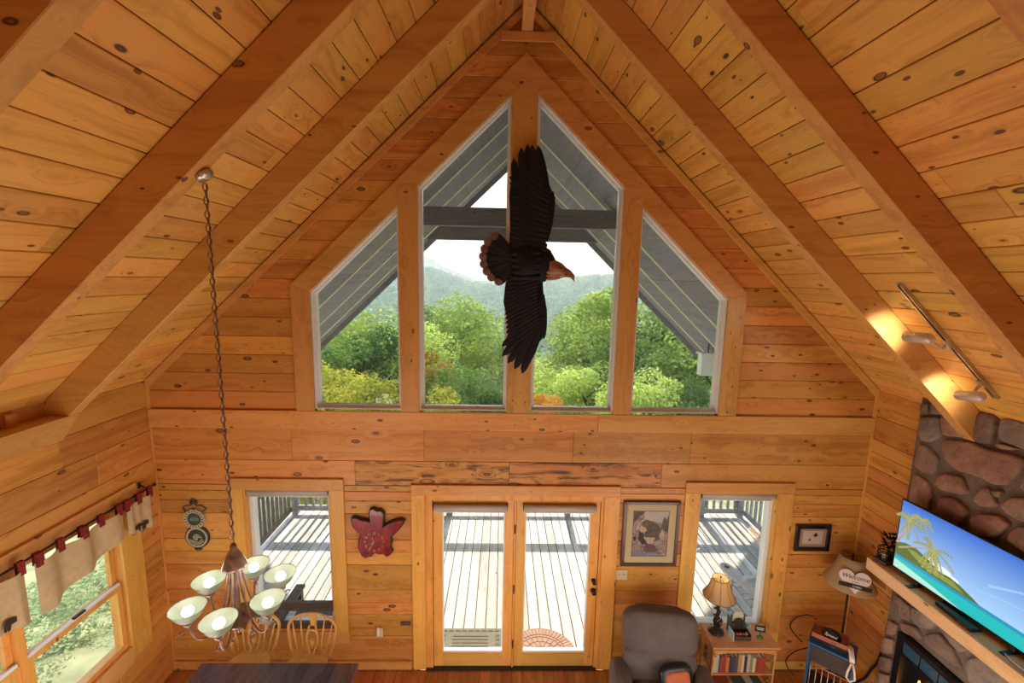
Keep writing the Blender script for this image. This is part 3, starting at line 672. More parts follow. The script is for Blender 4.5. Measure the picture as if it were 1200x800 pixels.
NEAR = {c: [crown_mesh('crown', 11000, .034, mt, seed=i+q*3) for i in range(2)] for q, (c, mt) in enumerate((('g', LG), ('y', LY), ('d', LD), ('o', LO)))}
MID = [crown_mesh('crown', 1500, .075, mt, seed=20+i) for i, mt in enumerate((LG, LG, LD, LY))]
trunk_me = MB().tube([(0, 0, -1), (.02, .01, -.5), (0, 0, 0)], [.06, .045, .03], 8).mesh('trunk', BK)
branch_me = MB()
for k in range(9):
    t = k*2.4; branch_me.tube([(0, 0, -.3+k*.1), (.4*math.cos(t), .4*math.sin(t), -.05+k*.11)], [.02, .006], 5)
branch_me = branch_me.mesh('branches', BK)
def tree(x, y, top, r, me, label=None, group=None, h=None, gz=None):
    g0 = ground(x, y) if gz is None else gz; h = h or r*1.35
    t = empty('tree', (x, y, g0), label, 'tree', group)
    h /= 1.55; top -= .55*h
    c = link('crown', me, t); c.location = (0, 0, top-h-g0); c.scale = (r, r, h); c.rotation_euler = (0, 0, random.uniform(0, 6))
    k = link('trunk', trunk_me, t); k.location = (0, 0, top-h-g0); k.scale = (r*.9, r*.9, max(1, top-h-g0+.6))
    b = link('branches', branch_me, t); b.location = (0, 0, top-h-g0); b.scale = (r, r, h)
    return t
near = [(372, 425, 17, 2.3, 'y', 'yellow green tree low in the far left pane of the gable window'),
        (392, 385, 21, 2.8, 'g', 'green tree at the left edge of the far left pane'),
        (425, 352, 27, 4.6, 'g', 'tall full green tree filling the far left pane of the gable window'),
        (455, 372, 24, 3.2, 'd', 'deep green tree beside the left mullion in the far left pane'),
        (440, 440, 16, 2.0, 'y', 'small yellowing tree at the sill of the far left pane'),
        (500, 405, 17, 1.5, 'o', 'young tree turning orange and yellow at the left of the left centre pane'),
        (486, 378, 25, 3.0, 'g', 'green tree just behind the small orange tree'),
        (515, 352, 33, 4.4, 'd', 'dark tree crown under the hills in the left centre pane'),
        (555, 343, 30, 4.5, 'g', 'tall light green tree left of the eagle carving'),
        (585, 385, 20, 2.4, 'y', 'yellow green tree behind the lower eagle wing tip'),
        (545, 425, 16, 2.0, 'g', 'bushy green tree in the bottom of the left centre pane'),
        (520, 448, 14.5, 1.3, 'y', 'small yellow tree at the sill of the left centre pane'),
        (636, 425, 18, 2.1, 'g', 'green tree at the sill right of the centre mullion'),
        (640, 455, 14.5, .9, 'o', 'small reddish bush at the sill right of the centre mullion'),
        (660, 395, 26, 3.0, 'd', 'dark rounded tree low in the right centre pane'),
        (690, 415, 17, 1.9, 'g', 'loose green tree at the bottom of the right centre pane'),
        (700, 355, 24, 3.4, 'g', 'tall green tree at the right of the right centre pane'),
        (728, 318, 20, 2.8, 'g', 'tall leafy tree standing behind the right mullion'),
        (768, 345, 22, 3.8, 'd', 'dark tree at the left of the far right pane'),
        (800, 330, 18, 3.2, 'd', 'dark tree with visible trunk in the far right pane'),
        (845, 350, 16, 3.0, 'g', 'green tree at the right edge of the far right pane'),
        (760, 425, 14, 1.8, 'g', 'low green bushy tree at the sill of the far right pane'),
        (815, 440, 13.5, 1.6, 'd', 'low dark bushy tree at the sill of the far right pane')]
for i, (px, py, Y, r, c, lb) in enumerate(near):
    p = at(px, py, 1, Y); tree(p.x, Y, p.z, r, NEAR[c][i % 2], lb)
# bushes beyond the left window
shrubs = [(20, 700, -7.5, 1.5, 'pale feathery shrub outside the left wall window'), (95, 660, -9.0, 1.9, 'pale tall bush behind the others outside the left wall window'),
          (100, 760, -6.6, 1.0, 'low pale bush nearest the left wall window')]
PALE = crown_mesh('crown', 13000, .026, LP, seed=50)
for px, py, X_, r, lb in shrubs:
    p = at(px, py, 0, X_); tree(X_, p.y, p.z, r, PALE, lb, gz=-1.35, h=r)
for k, (x, y) in enumerate(((-24, 9), (-27, 15), (-30, 22), (-33, 13))):
    tree(x, y, 5.5+k % 3, 3.4, NEAR['gd'[k % 2]][0], 'tree in the woods beyond the left wall window', 'woods beyond the left wall window', gz=ground(x, y))
# hillside forest: the nearest as single trees
R = random.Random(5); pts = []
while len(pts) < 250:
    y = 38+260*R.random()**1.5; x = R.uniform(-.62, .68)*y
    pts.append((x, y))
for x, y in pts:
    r = R.uniform(2.6, 4.6); top = ground(x, y)+R.uniform(8, 13)
    tree(x, y, top, r, MID[0 if R.random() < .45 else R.choice((1, 2, 2, 3)) if R.random() < .8 else 3], 'one of the many trees covering the valley slope beyond the gable window', 'trees on the valley slope')
import numpy as np
def forest(n, seed):
    rg = np.random.default_rng(seed); y = 140+500*rg.random(n)**.8; x = rg.uniform(-.62, .68, n)*y
    gz = np.array([ground(a, b) for a, b in zip(x, y)]); Q = 46
    h = rg.uniform(-.5, 1, (n, Q)); t = rg.uniform(0, 2*PI, (n, Q)); q = np.sqrt(1-h*h); r = rg.uniform(3.2, 6.2, (n, 1))
    nrm = np.stack([q*np.cos(t), q*np.sin(t), h], -1); c = np.stack([x, y, gz+6], -1)[:, None, :]+nrm*r[..., None]*np.array([1, 1, 1.1])*rg.uniform(.8, 1.1, (n, Q, 1))
    nn = nrm+rg.normal(0, .35, nrm.shape); nn /= np.linalg.norm(nn, axis=-1, keepdims=True)
    a = np.cross(nn, rg.normal(size=nn.shape)); a /= np.linalg.norm(a, axis=-1, keepdims=True); b = np.cross(nn, a); s = (r*.34)[..., None]
    V = np.stack([c-a*s, c-b*s*.7, c+a*s, c+b*s*.7], 2).reshape(-1, 3); nf = n*Q
    me = bpy.data.meshes.new('forest'); me.vertices.add(len(V)); me.vertices.foreach_set('co', V.ravel().astype(np.float32))
    me.loops.add(nf*4); me.loops.foreach_set('vertex_index', np.arange(nf*4, dtype=np.int32)); me.polygons.add(nf)
    me.polygons.foreach_set('loop_start', np.arange(0, nf*4, 4, dtype=np.int32)); me.update(); me.validate()
    me.materials.append(LF); return link('forest_canopy', me)
LF = leafmat('leaves_far', (.09, .18, .07), (.32, .46, .18), .3)
for n_ in LF.node_tree.nodes:
    if n_.type == 'TEX_NOISE': n_.inputs['Scale'].default_value = .05
tag(forest(5200, 3), 'unbroken canopy of the wooded hills beyond the valley', 'forest', kind='stuff')
def ridge(name, Y, prof, col, thick, label):
    V = []; F = []; n = len(prof)
    top = []
    for i in range(len(prof)-1):
        for k in range(14):
            t = k/14; px = prof[i][0]+(prof[i+1][0]-prof[i][0])*t; py = prof[i][1]+(prof[i+1][1]-prof[i][1])*t
            p = at(px, py, 1, Y); top.append((p.x, p.z+Y*.0016*math.sin(p.x*31/Y)*math.cos(p.x*83/Y)))
    rows = ((0, 1), (-.25, .8), (-.6, .35), (-1, -.3), (.8, .2))
    for fy, fz in rows:
        for i, (x, z) in enumerate(top): V.append((x, Y+fy*thick+thick*.06*math.sin(i*.9+fy*3), (z+60)*fz-60+Y*.004*math.sin(i*.7+fy*9)*(1-fz)))
    m_ = len(top)
    for a, b in ((0, 1), (1, 2), (2, 3), (0, 4)):
        for i in range(m_-1): F.append((a*m_+i, a*m_+i+1, b*m_+i+1, b*m_+i))
    o = MB().add(V, F, 0, True).build(name, mat(name+'_wooded', col, .95, var=.3, vscale=.012)); o['kind'] = 'structure'
ridge('mountain_far', 1700, [(100, 330), (400, 300), (470, 290), (503, 283), (562, 294), (640, 307), (700, 306), (760, 312), (900, 300), (1150, 330)], (.09, .15, .08), 250, '')
ridge('mountain_near', 1100, [(50, 300), (300, 300), (430, 285), (485, 292), (520, 312), (560, 329), (640, 335), (700, 330), (800, 322), (1200, 300)], (.08, .14, .06), 200, '')
hz = MB().box((-2600, 45, -250), (2600, 2000, 300)).build('valley_haze', None or mat('haze', (1, 1, 1)))
hm_ = bpy.data.materials.new('valley_haze_volume'); hm_.use_nodes = True; nt = hm_.node_tree; nt.nodes.clear()
o = N(nt, 'ShaderNodeOutputMaterial'); v = N(nt, 'ShaderNodeVolumeScatter'); v.inputs['Color'].default_value = (.56, .77, 1, 1); v.inputs['Density'].default_value = .0013; v.inputs['Anisotropy'].default_value = .5
nt.links.new(v.outputs[0], o.inputs['Volume']); hz.data.materials.clear(); hz.data.materials.append(hm_)
tag(hz, 'thin blue morning haze hanging over the valley', 'haze', kind='stuff')
#PART3
# ------------------------------------------------------------------ eagle carving on the middle mullion
EY = 4.30
def ep(px, py, dy=0):
    p = at(px, py, 1, EY); return (p.x, p.z)
EFE = [mat('eagle_feather_black', (.009, .010, .015), .6, bump=.3, bscale=30, spec=.25), mat('eagle_feather_brown', (.014, .013, .017), .6, bump=.3, bscale=30, spec=.25)]
EBR = mat('eagle_tail_wood', (.17, .095, .075), .5, var=.4, vscale=9); EHD = wood('eagle_head_wood', (.42, .24, .14), (.24, .12, .07), 'x', .4, .1, 2.5, .05); EBK = mat('eagle_beak', (.30, .13, .05), .35, var=.3, vscale=20)
eg = empty('eagle_carving', (0, 0, 0), 'large dark carved wooden eagle in flight mounted on the middle mullion of the gable window', 'carving')
def dome(name, pts, thick, mt, parent, y0=YF, rings=4, ribs=None, ax=None):
    """solid carved relief: px outline, back at y0, bulging towards the room"""
    P = [ep(*p) for p in pts]
    # densify
    Q = []
    for i in range(len(P)):
        a, b = Vector(P[i]), Vector(P[(i+1) % len(P)]); n = max(1, int((b-a).length/.03))
        for k in range(n): Q.append(a+(b-a)*(k/n))
    c = sum(Q, Vector((0, 0)))/len(Q); k = len(Q); mb = MB(); vs = []
    vs += [(p.x, y0, p.y) for p in Q]
    for r in range(rings+1):
        t = r/rings; sc = 1-t*.93; yy = y0-thick*(.25+.75*math.sin(t*PI/2))
        for p in Q:
            q = c+(p-c)*sc; vs.append((q.x, yy, q.y))
    fs = []
    for r in range(rings+1):
        for i in range(k):
            j = (i+1) % k; fs.append((r*k+i, r*k+j, (r+1)*k+j, (r+1)*k+i))
    fs.append([(rings+1)*k+i for i in range(k)]); fs.append([i for i in range(k)][::-1])
    mb.add(vs, fs, 0, True); return mb.build(name, mt, parent)
def feather(name, x0, y0, x1, y1, w, mt, parent, yb, pointed=.35, th=.018, curve=0):
    """a carved feather from px root to px tip, w px wide; its back at depth yb"""
    a, b = Vector(ep(x0, y0)), Vector(ep(x1, y1)); u = (b-a); L = u.length; u.normalize(); v = Vector((-u.y, u.x)); W = w*.00835
    vs = []; fs = []; n = 10
    for i in range(n):
        t = i/(n-1); ww = W*.5*(.55+.45*min(1, t*3)) * (1 if t < 1-pointed else math.sqrt(max(.0, 1-((t-(1-pointed))/pointed)**2)))
        if i == n-1: ww = W*.03
        c = a+u*(L*t)+v*(curve*W*math.sin(t*PI))
        for s, h in ((-1, 0), (-.95, .5), (0, 1), (.95, .5), (1, 0)):
            q = c+v*(ww*s); vs.append((q.x, yb-th*h*(1-.6*t), q.y))
    for i in range(n-1):
        for j in range(4): fs.append((i*5+j, i*5+j+1, (i+1)*5+j+1, (i+1)*5+j))
        fs.append((i*5+4, i*5, (i+1)*5, (i+1)*5+4))
    fs.append((0, 4, 3, 2, 1)); fs.append([(n-1)*5+j for j in range(5)])
    return MB().add(vs, fs).build(name, mt, parent)
uw = dome('upper_wing', [(597, 300), (598, 262), (597, 225), (602, 196), (616, 188), (636, 190), (650, 226), (647, 246), (643, 262), (641, 285), (645, 300), (628, 312), (606, 314)], .075, EFE[0], eg)
for i, (x1, y1) in enumerate(((602, 183), (611, 170), (618.5, 166), (624, 167), (631, 168))):
    feather('feather', 609+i*7.5, 240-i*3, x1, y1, 9.5, EFE[i % 2], uw, YF-.045-i*.005, .3)
# leading edge covert and rows of feathers across the wing
feather('feather', 644, 262, 632, 170, 13, EFE[0], uw, YF-.06, .5); feather('feather', 641, 280, 649, 222, 10, EFE[0], uw, YF-.055, .5)
for i in range(17):
    t = i/16; y = 224+t*80
    feather('feather', 630, y+1, 596.5+2*math.sin(t*3), y-3+t*2-16*(1-t)**2, 6.4, EFE[i % 2], uw, YF-.054, .35, .014)
for i in range(15):
    t = i/14; y = 222+t*80
    feather('feather', 646-5*t, y+2, 618+1*t, y-1-18*(1-t)**2, 6.4, EFE[(i+1) % 2], uw, YF-.068, .45, .013)
lw_ = dome('lower_wing', [(606, 302), (640, 300), (637, 320), (638, 345), (640, 372), (641, 385), (637, 398), (624, 412), (612, 404), (602, 394), (594, 372), (590, 355), (592, 335), (597, 318)], .075, EFE[0], eg)
for i, (x1, y1) in enumerate(((588, 407), (588.5, 418.5), (595, 427), (603, 434), (612, 439))):
    th = math.radians(38+i*8); feather('feather', x1+46*math.cos(th), y1-46*math.sin(th), x1, y1, 9.5, EFE[i % 2], lw_, YF-.045-i*.005, .35, .022)
feather('feather', 636, 372, 616, 432, 13, EFE[0], lw_, YF-.065, .6); feather('feather', 636, 345, 638, 398, 10, EFE[0], lw_, YF-.06, .6)
for i in range(18):
    t = i/17; y = 318+t*74
    feather('feather', 615, y-3, 590.5+3.5*abs(t-.45)*2, y+1+t*4+12*t*t, 6, EFE[i % 2], lw_, YF-.052, .35, .014)
for i in range(18):
    t = i/17; y = 312+t*72
    feather('feather', 630+2*t, y-3, 605, y+2+t*4+12*t*t, 5.6, EFE[(i+1) % 2], lw_, YF-.066, .45, .013)
bd = dome('body', [(598, 290), (615, 281), (632, 284), (646, 292), (652, 303), (652, 318), (640, 330), (622, 334), (604, 330), (596, 315)], .14, EFE[0], eg, rings=6)
for i in range(4):
    for j in range(5): feather('feather', 626-i*6+7, 296+j*7, 617-i*6, 297+j*7, 7, EFE[(i+j) % 2], bd, YF-.115+i*.010+abs(j-2)*.007, .5, .03)
tl = dome('tail', [(600, 292), (588, 288), (580, 296), (575, 310), (582, 322), (592, 328), (602, 322)], .05, EFE[0], eg)
for i in range(8):
    a = math.radians(128+i*16.5); x1, y1 = 596+36*math.cos(a)*(.86 if i in (0, 7) else .96), 301-36*math.sin(a)*(1.02)
    feather('feather', 600, 303+(i-3.5)*1.3, x1, y1, 12.5, EFE[1], tl, YF-.035-.004*(i % 2), .3, .03)
    feather('feather_tip', 600+(x1-600)*.78, 303+(y1-303)*.78, x1-.8, y1, 10.5, EBR, tl, YF-.055-.004*(i % 2), .6, .014)
hd = dome('head', [(640, 300), (650, 303), (660, 308), (668, 316), (667, 324), (655, 327), (643, 328), (637, 322)], .11, EHD, eg, rings=6)
for i in range(6): feather('feather', 660-i*.6, 312+i*2.7, 640, 306+i*4.2, 4.6, EHD, hd, YF-.075+abs(i-2.5)*.008, .5, .025)
bk = MB()
bp_ = [(664, 313), (670, 317), (674.5, 323), (674, 329.5), (670.5, 325.5), (664, 324.5)]
P = [ep(*p) for p in bp_]; bk.prism(P, (0, YF-.085, 0), (1, 0, 0), (0, 0, 1), (0, 1, 0), .055, bev=.012); bk.build('beak', EBK, hd)
q = ep(658, 314); MB().ball((q[0], YF-.105, q[1]), .012, 8).build('eye', M['black'], hd)

# ------------------------------------------------------------------ chandelier
CX, CY = -1.61, 2.50
cc = empty('chandelier', (CX, CY, 2.20), 'bronze chandelier with six glowing cream glass bowls on a long chain', 'chandelier')
ct = zc(CX, .29)
ctop = ct-2.20
can = MB().lathe([(0, .0), (.048, .0), (.046, -.012), (.022, -.022), (.008, -.03), (0, -.03)], n=20, M=Matrix.Translation((0, 0, ctop-.005)) @ Matrix.Rotation(math.atan(SL), 4, 'Y').inverted()).build('ceiling_canopy', M['steel'], cc)
def link_me():
    return MB().tube([(.011*math.cos(t), 0, .0225*math.sin(t)) for t in [2*PI*k/10 for k in range(10)]], .0034, 5, closed=True).mesh('chain_link', M['bronze'])
lm = link_me(); z = .66; k = 0; lx = 0
chn = MB().tube([(.004, .004, .60), (.005, .003, ctop-.05)], .002, 5).build('chain', M['iron'], cc)
while z < ctop-.05:
    o = link('chain_link', lm, chn); o.location = (0, 0, z); o.rotation_euler = (0, 0, (k % 2)*PI/2+.5); z += .036; k += 1
tp = MB().lathe([(0, .60), (.012, .60), (.020, .585), (.018, .57), (.040, .53), (.060, .48), (.066, .462), (.070, .452), (.062, .445), (0, .445)], n=24).build('top_cone', M['bronze'], cc)
shade_m = bpy.data.materials.new('frosted_glass_bowl'); shade_m.use_nodes = True; nt = shade_m.node_tree; b = nt.nodes['Principled BSDF']
b.inputs['Base Color'].default_value = (.38, .42, .32, 1); b.inputs['Roughness'].default_value = .35; b.inputs['Subsurface Weight'].default_value = 0
tr_ = N(nt, 'ShaderNodeBsdfTranslucent'); tr_.inputs[0].default_value = (.42, .50, .38, 1); mx = N(nt, 'ShaderNodeMixShader'); mx.inputs[0].default_value = .3
nt.links.new(b.outputs[0], mx.inputs[1]); nt.links.new(tr_.outputs[0], mx.inputs[2]); nt.links.new(mx.outputs[0], nt.nodes['Material Output'].inputs[0])
bulb_m = mat('glowing_bulb', (1, 1, 1), .5, emit=(1, .95, .86), es=5)
shade_me = MB().lathe([(.026, -.055), (.05, -.048), (.078, -.022), (.098, .012), (.114, .040), (.118, .044), (.112, .040), (.095, .014), (.074, -.018), (.048, -.042), (.024, -.048)], n=32); shade_me.v = [(x*.82, y*.82, (z+.055)*.86-.055) for x, y, z in shade_me.v]; shade_me = shade_me.mesh('glass_bowl', shade_m)
bulb_me = MB().ball((0, 0, .006), (.031, .031, .029), 16).mesh('bulb', bulb_m)
hold_me = MB().lathe([(0, -.10), (.010, -.10), (.012, -.085), (.028, -.078), (.030, -.058), (.022, -.050), (0, -.050)], n=16).mesh('socket', M['bronze'])
for deg in (97, 39, -19, -80, 218, 158):
    a = math.radians(deg); c, s = math.cos(a), math.sin(a); R_ = .245
    pts = [(.03*c, .03*s, .445), (.045*c, .045*s, .36), (.07*c, .07*s, .22), (.115*c, .115*s, .10), (.17*c, .17*s, .055), (.22*c, .22*s, .085), (R_*c, R_*s, .165)]
    P_ = []
    for i in range(len(pts)-1):
        p0, p1, p2, p3 = [Vector(pts[max(0, min(len(pts)-1, i+q))]) for q in (-1, 0, 1, 2)]
        for q in range(4):
            t = q/4; P_.append(.5*((2*p1)+(-p0+p2)*t+(2*p0-5*p1+4*p2-p3)*t*t+(-p0+3*p1-3*p2+p3)*t**3))
    P_.append(Vector(pts[-1])); am = MB().tube(P_, .0065, 7)
    am.tube([Vector((c*(.10+.022*math.cos(t)*(1-t/9)), s*(.10+.022*math.cos(t)*(1-t/9)), .03+.03*math.sin(t)*(1-t/9))) for t in [k*.5 for k in range(14)]], .004, 6)
    am.tube([Vector((c*(R_+.035+.016*math.cos(t)), s*(R_+.035+.016*math.cos(t)), .14+.016*math.sin(t))) for t in [k*.5 for k in range(10)]], .004, 6)
    ar = am.build('arm', M['bronze'], cc)
    for nm, me in (('socket', hold_me), ('glass_bowl', shade_me), ('bulb', bulb_me)):
        o = link(nm, me, ar); o.location = (R_*c, R_*s, .265)
    light('chandelier_light', 'POINT', (CX+R_*c, CY+R_*s, 2.56), .9, (1, .93, .80), .05)
hub = MB().lathe([(0, .0), (.010, .004), (.014, .018), (.009, .03), (.03, .045), (.062, .07), (.070, .09), (.055, .105), (.02, .115), (.012, .445)], n=20)
hub.build('hub', M['bronze'], cc)
lf = MB()
for k in range(8):
    a = k*PI/4; pts = [(.02+.12*t, .035*math.sin(t*PI), .10+.03*math.sin(t*3)) for t in (0, .3, .6, 1)]
    ca, sa = math.cos(a), math.sin(a); L_ = [(p[0]*ca-p[1]*sa, p[0]*sa+p[1]*ca, p[2]) for p in pts]; Rr = [(p[0]*ca+p[1]*sa, p[0]*sa-p[1]*ca, p[2]) for p in pts]
    o = len(lf.v); lf.add(L_+Rr, [(i, i+1, 5+i, 4+i) for i in range(3)])
lf.build('leaf_rosette', M['bronze'], cc)

# ------------------------------------------------------------------ track light
tn = Vector((SL, 0, 1)).normalized(); tu = Vector((1, 0, -SL)).normalized()
T0 = Vector((2.81, 3.085, zc(2.81, .003))); T1 = Vector((3.66, 3.085, zc(3.66, .003)))
tk = empty('track_light', T0, 'white track light with two lit spotlights on the right ceiling slope', 'track light')
TM = Matrix((tu, Vector((0, 1, 0)), tn)).transposed().to_4x4(); TL = (T1-T0).length
MB().box((0, -.019, -.024), (TL, -.008, 0), M=TM).box((0, .008, -.024), (TL, .019, 0), M=TM).box((0, -.008, -.006), (TL, .008, 0), M=TM).build('rail', M['steel'], tk)
MB().box((.03, -.0075, -.010), (TL-.03, .0075, -.0061), M=TM).build('groove', M['black'], tk)
spot_e = mat('spot_bulb', (1, 1, 1), .5, emit=(1, .95, .86), es=14); spot_b = mat('spot_body', (.70, .66, .60), .35, .3)
for (bx, by, fx, fy, tx, yy) in ((1092, 397, 1062, 394, .50, 3.16), (1152, 465, 1124, 463, .86, 3.14)):
    f0 = at(fx, fy, 1, 3.17); b0 = at(bx, by, 1, 2.98)
    f_ = f0-T0; b_ = b0-T0; ax = (f_-b_).normalized(); base = tu*(TL*tx)-tn*.024
    st = MB().tube([base, base-tn*.05, (f_+b_)*.5+tn*.02], .010, 8).box((TL*tx-.035, -.014, -.042), (TL*tx+.035, .014, -.0245), M=TM).build('swivel_arm', spot_b, tk)
    h = MB(); Ln = (f_-b_).length; Mr = Matrix.Translation(b_) @ ax.to_track_quat('Z', 'Y').to_matrix().to_4x4()
    h.lathe([(0, -.01), (.02, -.008), (.034, .01), (.038, .04), (.038, Ln), (.034, Ln), (.034, Ln-.02), (0, Ln-.02)], n=20, M=Mr)
    hh = h.build('spot_head', spot_b, tk)
    MB().lathe([(.0335, Ln-.018), (.028, Ln-.008), (0, Ln-.004)], n=20, M=Mr).build('bulb', spot_e, hh)
    light('track_spot_light', 'SPOT', T0+f_+ax*.01, 5.5, (1, .93, .82), .03, aim=T0+f_+ax*2, spot_size=math.radians(110), spot_blend=.6)

# ------------------------------------------------------------------ left window curtain
rod = empty('curtain_rod', (XL+.10, 3.0, 2.285), 'thin black curtain rod with red tabs above the left wall window', 'curtain rod')
MB().tube([(0, -1.2, 0), (0, 1.28, -.01)], .009, 8).build('rod', M['black'], rod)
MB().ball((0, 1.295, -.01), .018, 10).build('finial', M['black'], rod)
for yy in (1.20, -.75): MB().tube([(0, yy, 0), (-.04, yy, .02), (-.0695, yy, .03)], .007, 6).box((-.070, yy-.015, .0), (-.066, yy+.015, .06)).build('bracket', M['black'], rod)
cloth = mat('burlap', (.60, .46, .26), .85, bump=.5, bscale=220, var=.12, vscale=18); redp = mat('red_plaid', (.22, .018, .014), .85, var=.5, vscale=60); bearm = mat('bear_print', (.045, .022, .012), .85)
def curtain(name, y0, y1, ztop, zb0, zb1, waves, label, bears, amp=.022, sag=0):
    c = empty(name, (XL+.10, y0, ztop), label, 'curtain', None)
    mb = MB(); nu, nv = 40, 10; L_ = y1-y0
    def P(u, v): 
        zb = (zb0+(zb1-zb0)*u)-ztop; zt = -.06-sag*math.sin(u*PI*waves*.5)**2*.5
        return (.012+amp*math.sin(u*PI*2*waves)*(.5+.5*v)+.01*math.sin(u*17), L_*u, zt+(zb-zt)*v+(.012*math.sin(u*PI*2*waves+1))*v)
    vs = [P(i/nu, j/nv) for j in range(nv+1) for i in range(nu+1)]
    k = len(vs); vs += [(x-.003, y, z) for x, y, z in vs]; W = nu+1
    fs = [(j*W+i, j*W+i+1, (j+1)*W+i+1, (j+1)*W+i) for j in range(nv) for i in range(nu)]; fs += [tuple(k+q for q in f[::-1]) for f in fs]
    mb.add(vs, fs, 0, True); mb.build('valance', cloth, c)
    n = max(2, round(L_/.19)+1)
    for q in range(n):
        u = .04+.92*q/(n-1); x, y, z = P(u, 0)
        MB().box((-.014, y-.024, -.085), (-.0105, y+.024, .011)).box((.0105, y-.026, -.095), (.014+max(0, x-.008), y+.026, .011)).box((-.014, y-.024, .0105), (.014, y+.024, .014)).build('tab', redp, c)
    for (u, s) in bears:
        x, y, z = P(u, .84)
        bp = [(-1, -.4), (-.95, .25), (-.6, .5), (0, .45), (.35, .42), (.6, .6), (.85, .45), (1.1, .2), (1.0, .02), (.7, .05), (.62, -.55), (.4, -.55), (.38, -.15), (-.3, -.1), (-.42, -.55), (-.68, -.55), (-.7, -.2), (-.8, -.55)]
        MB().prism([(a*s, b*s*1.1) for a, b in bp], (x+.010, y, z), (0, 1, 0), (0, 0, 1), (-1, 0, 0), .002).build('bear_print', bearm, c)
    return c
curtain('curtain', 3.94, 4.24, 2.275, 1.93, 1.86, 1.5, 'short burlap curtain with dark bears, nearest the room corner', [(.26, .062), (.70, .066)], .014)
curtain('curtain', 3.12, 3.90, 2.28, 1.78, 1.96, 2.5, 'wide plain burlap curtain swag over the left wall window', [], .03, .02)
curtain('curtain', 2.62, 3.05, 2.285, 1.90, 1.80, 1.5, 'burlap curtain with dark bears at the left edge of the picture', [(.35, .06), (.72, .07)], .014)

# ------------------------------------------------------------------ wall decorations
def WP(px, py, y=YG-.005): 
    p = at(px, py, 1, y); return p.x, p.z
WF = YG-.0052
# double plaque
x0, z0 = -3.235, 1.77
grn = mat('plaque_green', (.035, .075, .045), .6, var=.5, vscale=70); ivory = mat('plaque_ivory', (.50, .46, .36), .6, var=.15, vscale=60); dgr = mat('plaque_iron', (.05, .06, .045), .55, .4)
pq = empty('wall_plaque', (x0, WF, z0), 'green and ivory double round wall plaque on an iron scroll hanger', 'plaque')
def disc(r, n=28, k=0, cx=0, cz=0, ph=0): return [(cx+(r+k*math.cos(14*t))*math.cos(t+ph), cz+(r+k*math.cos(14*t))*math.sin(t+ph)) for t in [2*PI*i/n for i in range(n)]]
def wprism(mb, poly, yf, d, mi=0, bev=0): return mb.prism(poly, (0, yf, 0), (1, 0, 0), (0, 0, 1), (0, 1, 0), d, mi, bev)
wprism(MB(), disc(.128, 28, cx=.01, cz=-.155), -.018, .018, bev=.004).build('lower_disc', dgr, pq)
a_ = MB()
o_ = disc(.112, 28, cx=.01, cz=-.155); i_ = disc(.094, 28, cx=.01, cz=-.155)
def ring(mb, o_, i_, yf, d, mi=0):
    for k in range(len(o_)):
        j = (k+1) % len(o_); wprism(mb, [o_[k], o_[j], i_[j], i_[k]], yf, d, mi)
    return mb
ring(a_, o_, i_, -.023, .005)
for r, t0 in ((.075, 3.4), (.055, 3.6), (.035, .5), (.03, 2.5)):
    pts = [Vector((.01+r*math.cos(t0+k*.22), -.021, -.155+r*math.sin(t0+k*.22))) for k in range(12)]; a_.tube(pts, .007, 5)
a_.tube([(.01, -.021, -.12), (.01, -.021, -.19)], .009, 5); a_.tube([(-.03, -.021, -.15), (.06, -.021, -.15)], .009, 5)
a_.build('sail_ship_relief', ivory, pq)
wprism(MB(), disc(.075, 28, cz=.055), -.020, .020, bev=.003).build('upper_disc', grn, pq)
a_ = ring(MB(), disc(.108, 56, .006, cz=.055), disc(.072, 56, cz=.055), -.026, .026)
a_.build('scalloped_ring', ivory, pq)
dots = MB()
for k in range(18):
    t = 2*PI*k/18; dots.lathe([(0, 0), (.0075, 0), (.0075, .002), (0, .002)], c=(.088*math.cos(t), -.0262, .055+.088*math.sin(t)), n=6, M=Matrix.Rotation(PI/2, 4, 'X'))
dots.build('ring_dots', dgr, pq)
sg = MB(); wprism(sg, [(-.045, .035), (.045, .035), (.045, .07), (-.045, .07)], -.0215, .0015); sg.tube([(-.03, -.021, .02), (.03, -.021, .02)], .003, 5); sg.tube([(-.035, -.021, .085), (.035, -.021, .085)], .003, 5); sg.build('label_plate', mat('plaque_label', (.16, .22, .13), .6, var=.3, vscale=80), pq)
hk = MB().tube([(-.09, -.01, .13), (-.115, -.01, .175), (-.09, -.01, .20), (-.03, -.012, .205), (0, -.012, .235), (.03, -.012, .205), (.09, -.01, .20), (.125, -.01, .17), (.085, -.01, .13)], .006, 6)
hk.ball((0, -.012, .24), (.045, .010, .022), 10).ball((0, -.012, .262), (.018, .010, .02), 8)
bo_ = MB().ball((.01, -.012, -.292), (.045, .010, .02), 8).build('bottom_ornament', dgr, pq)
hk.build('scroll_hanger', dgr, pq)

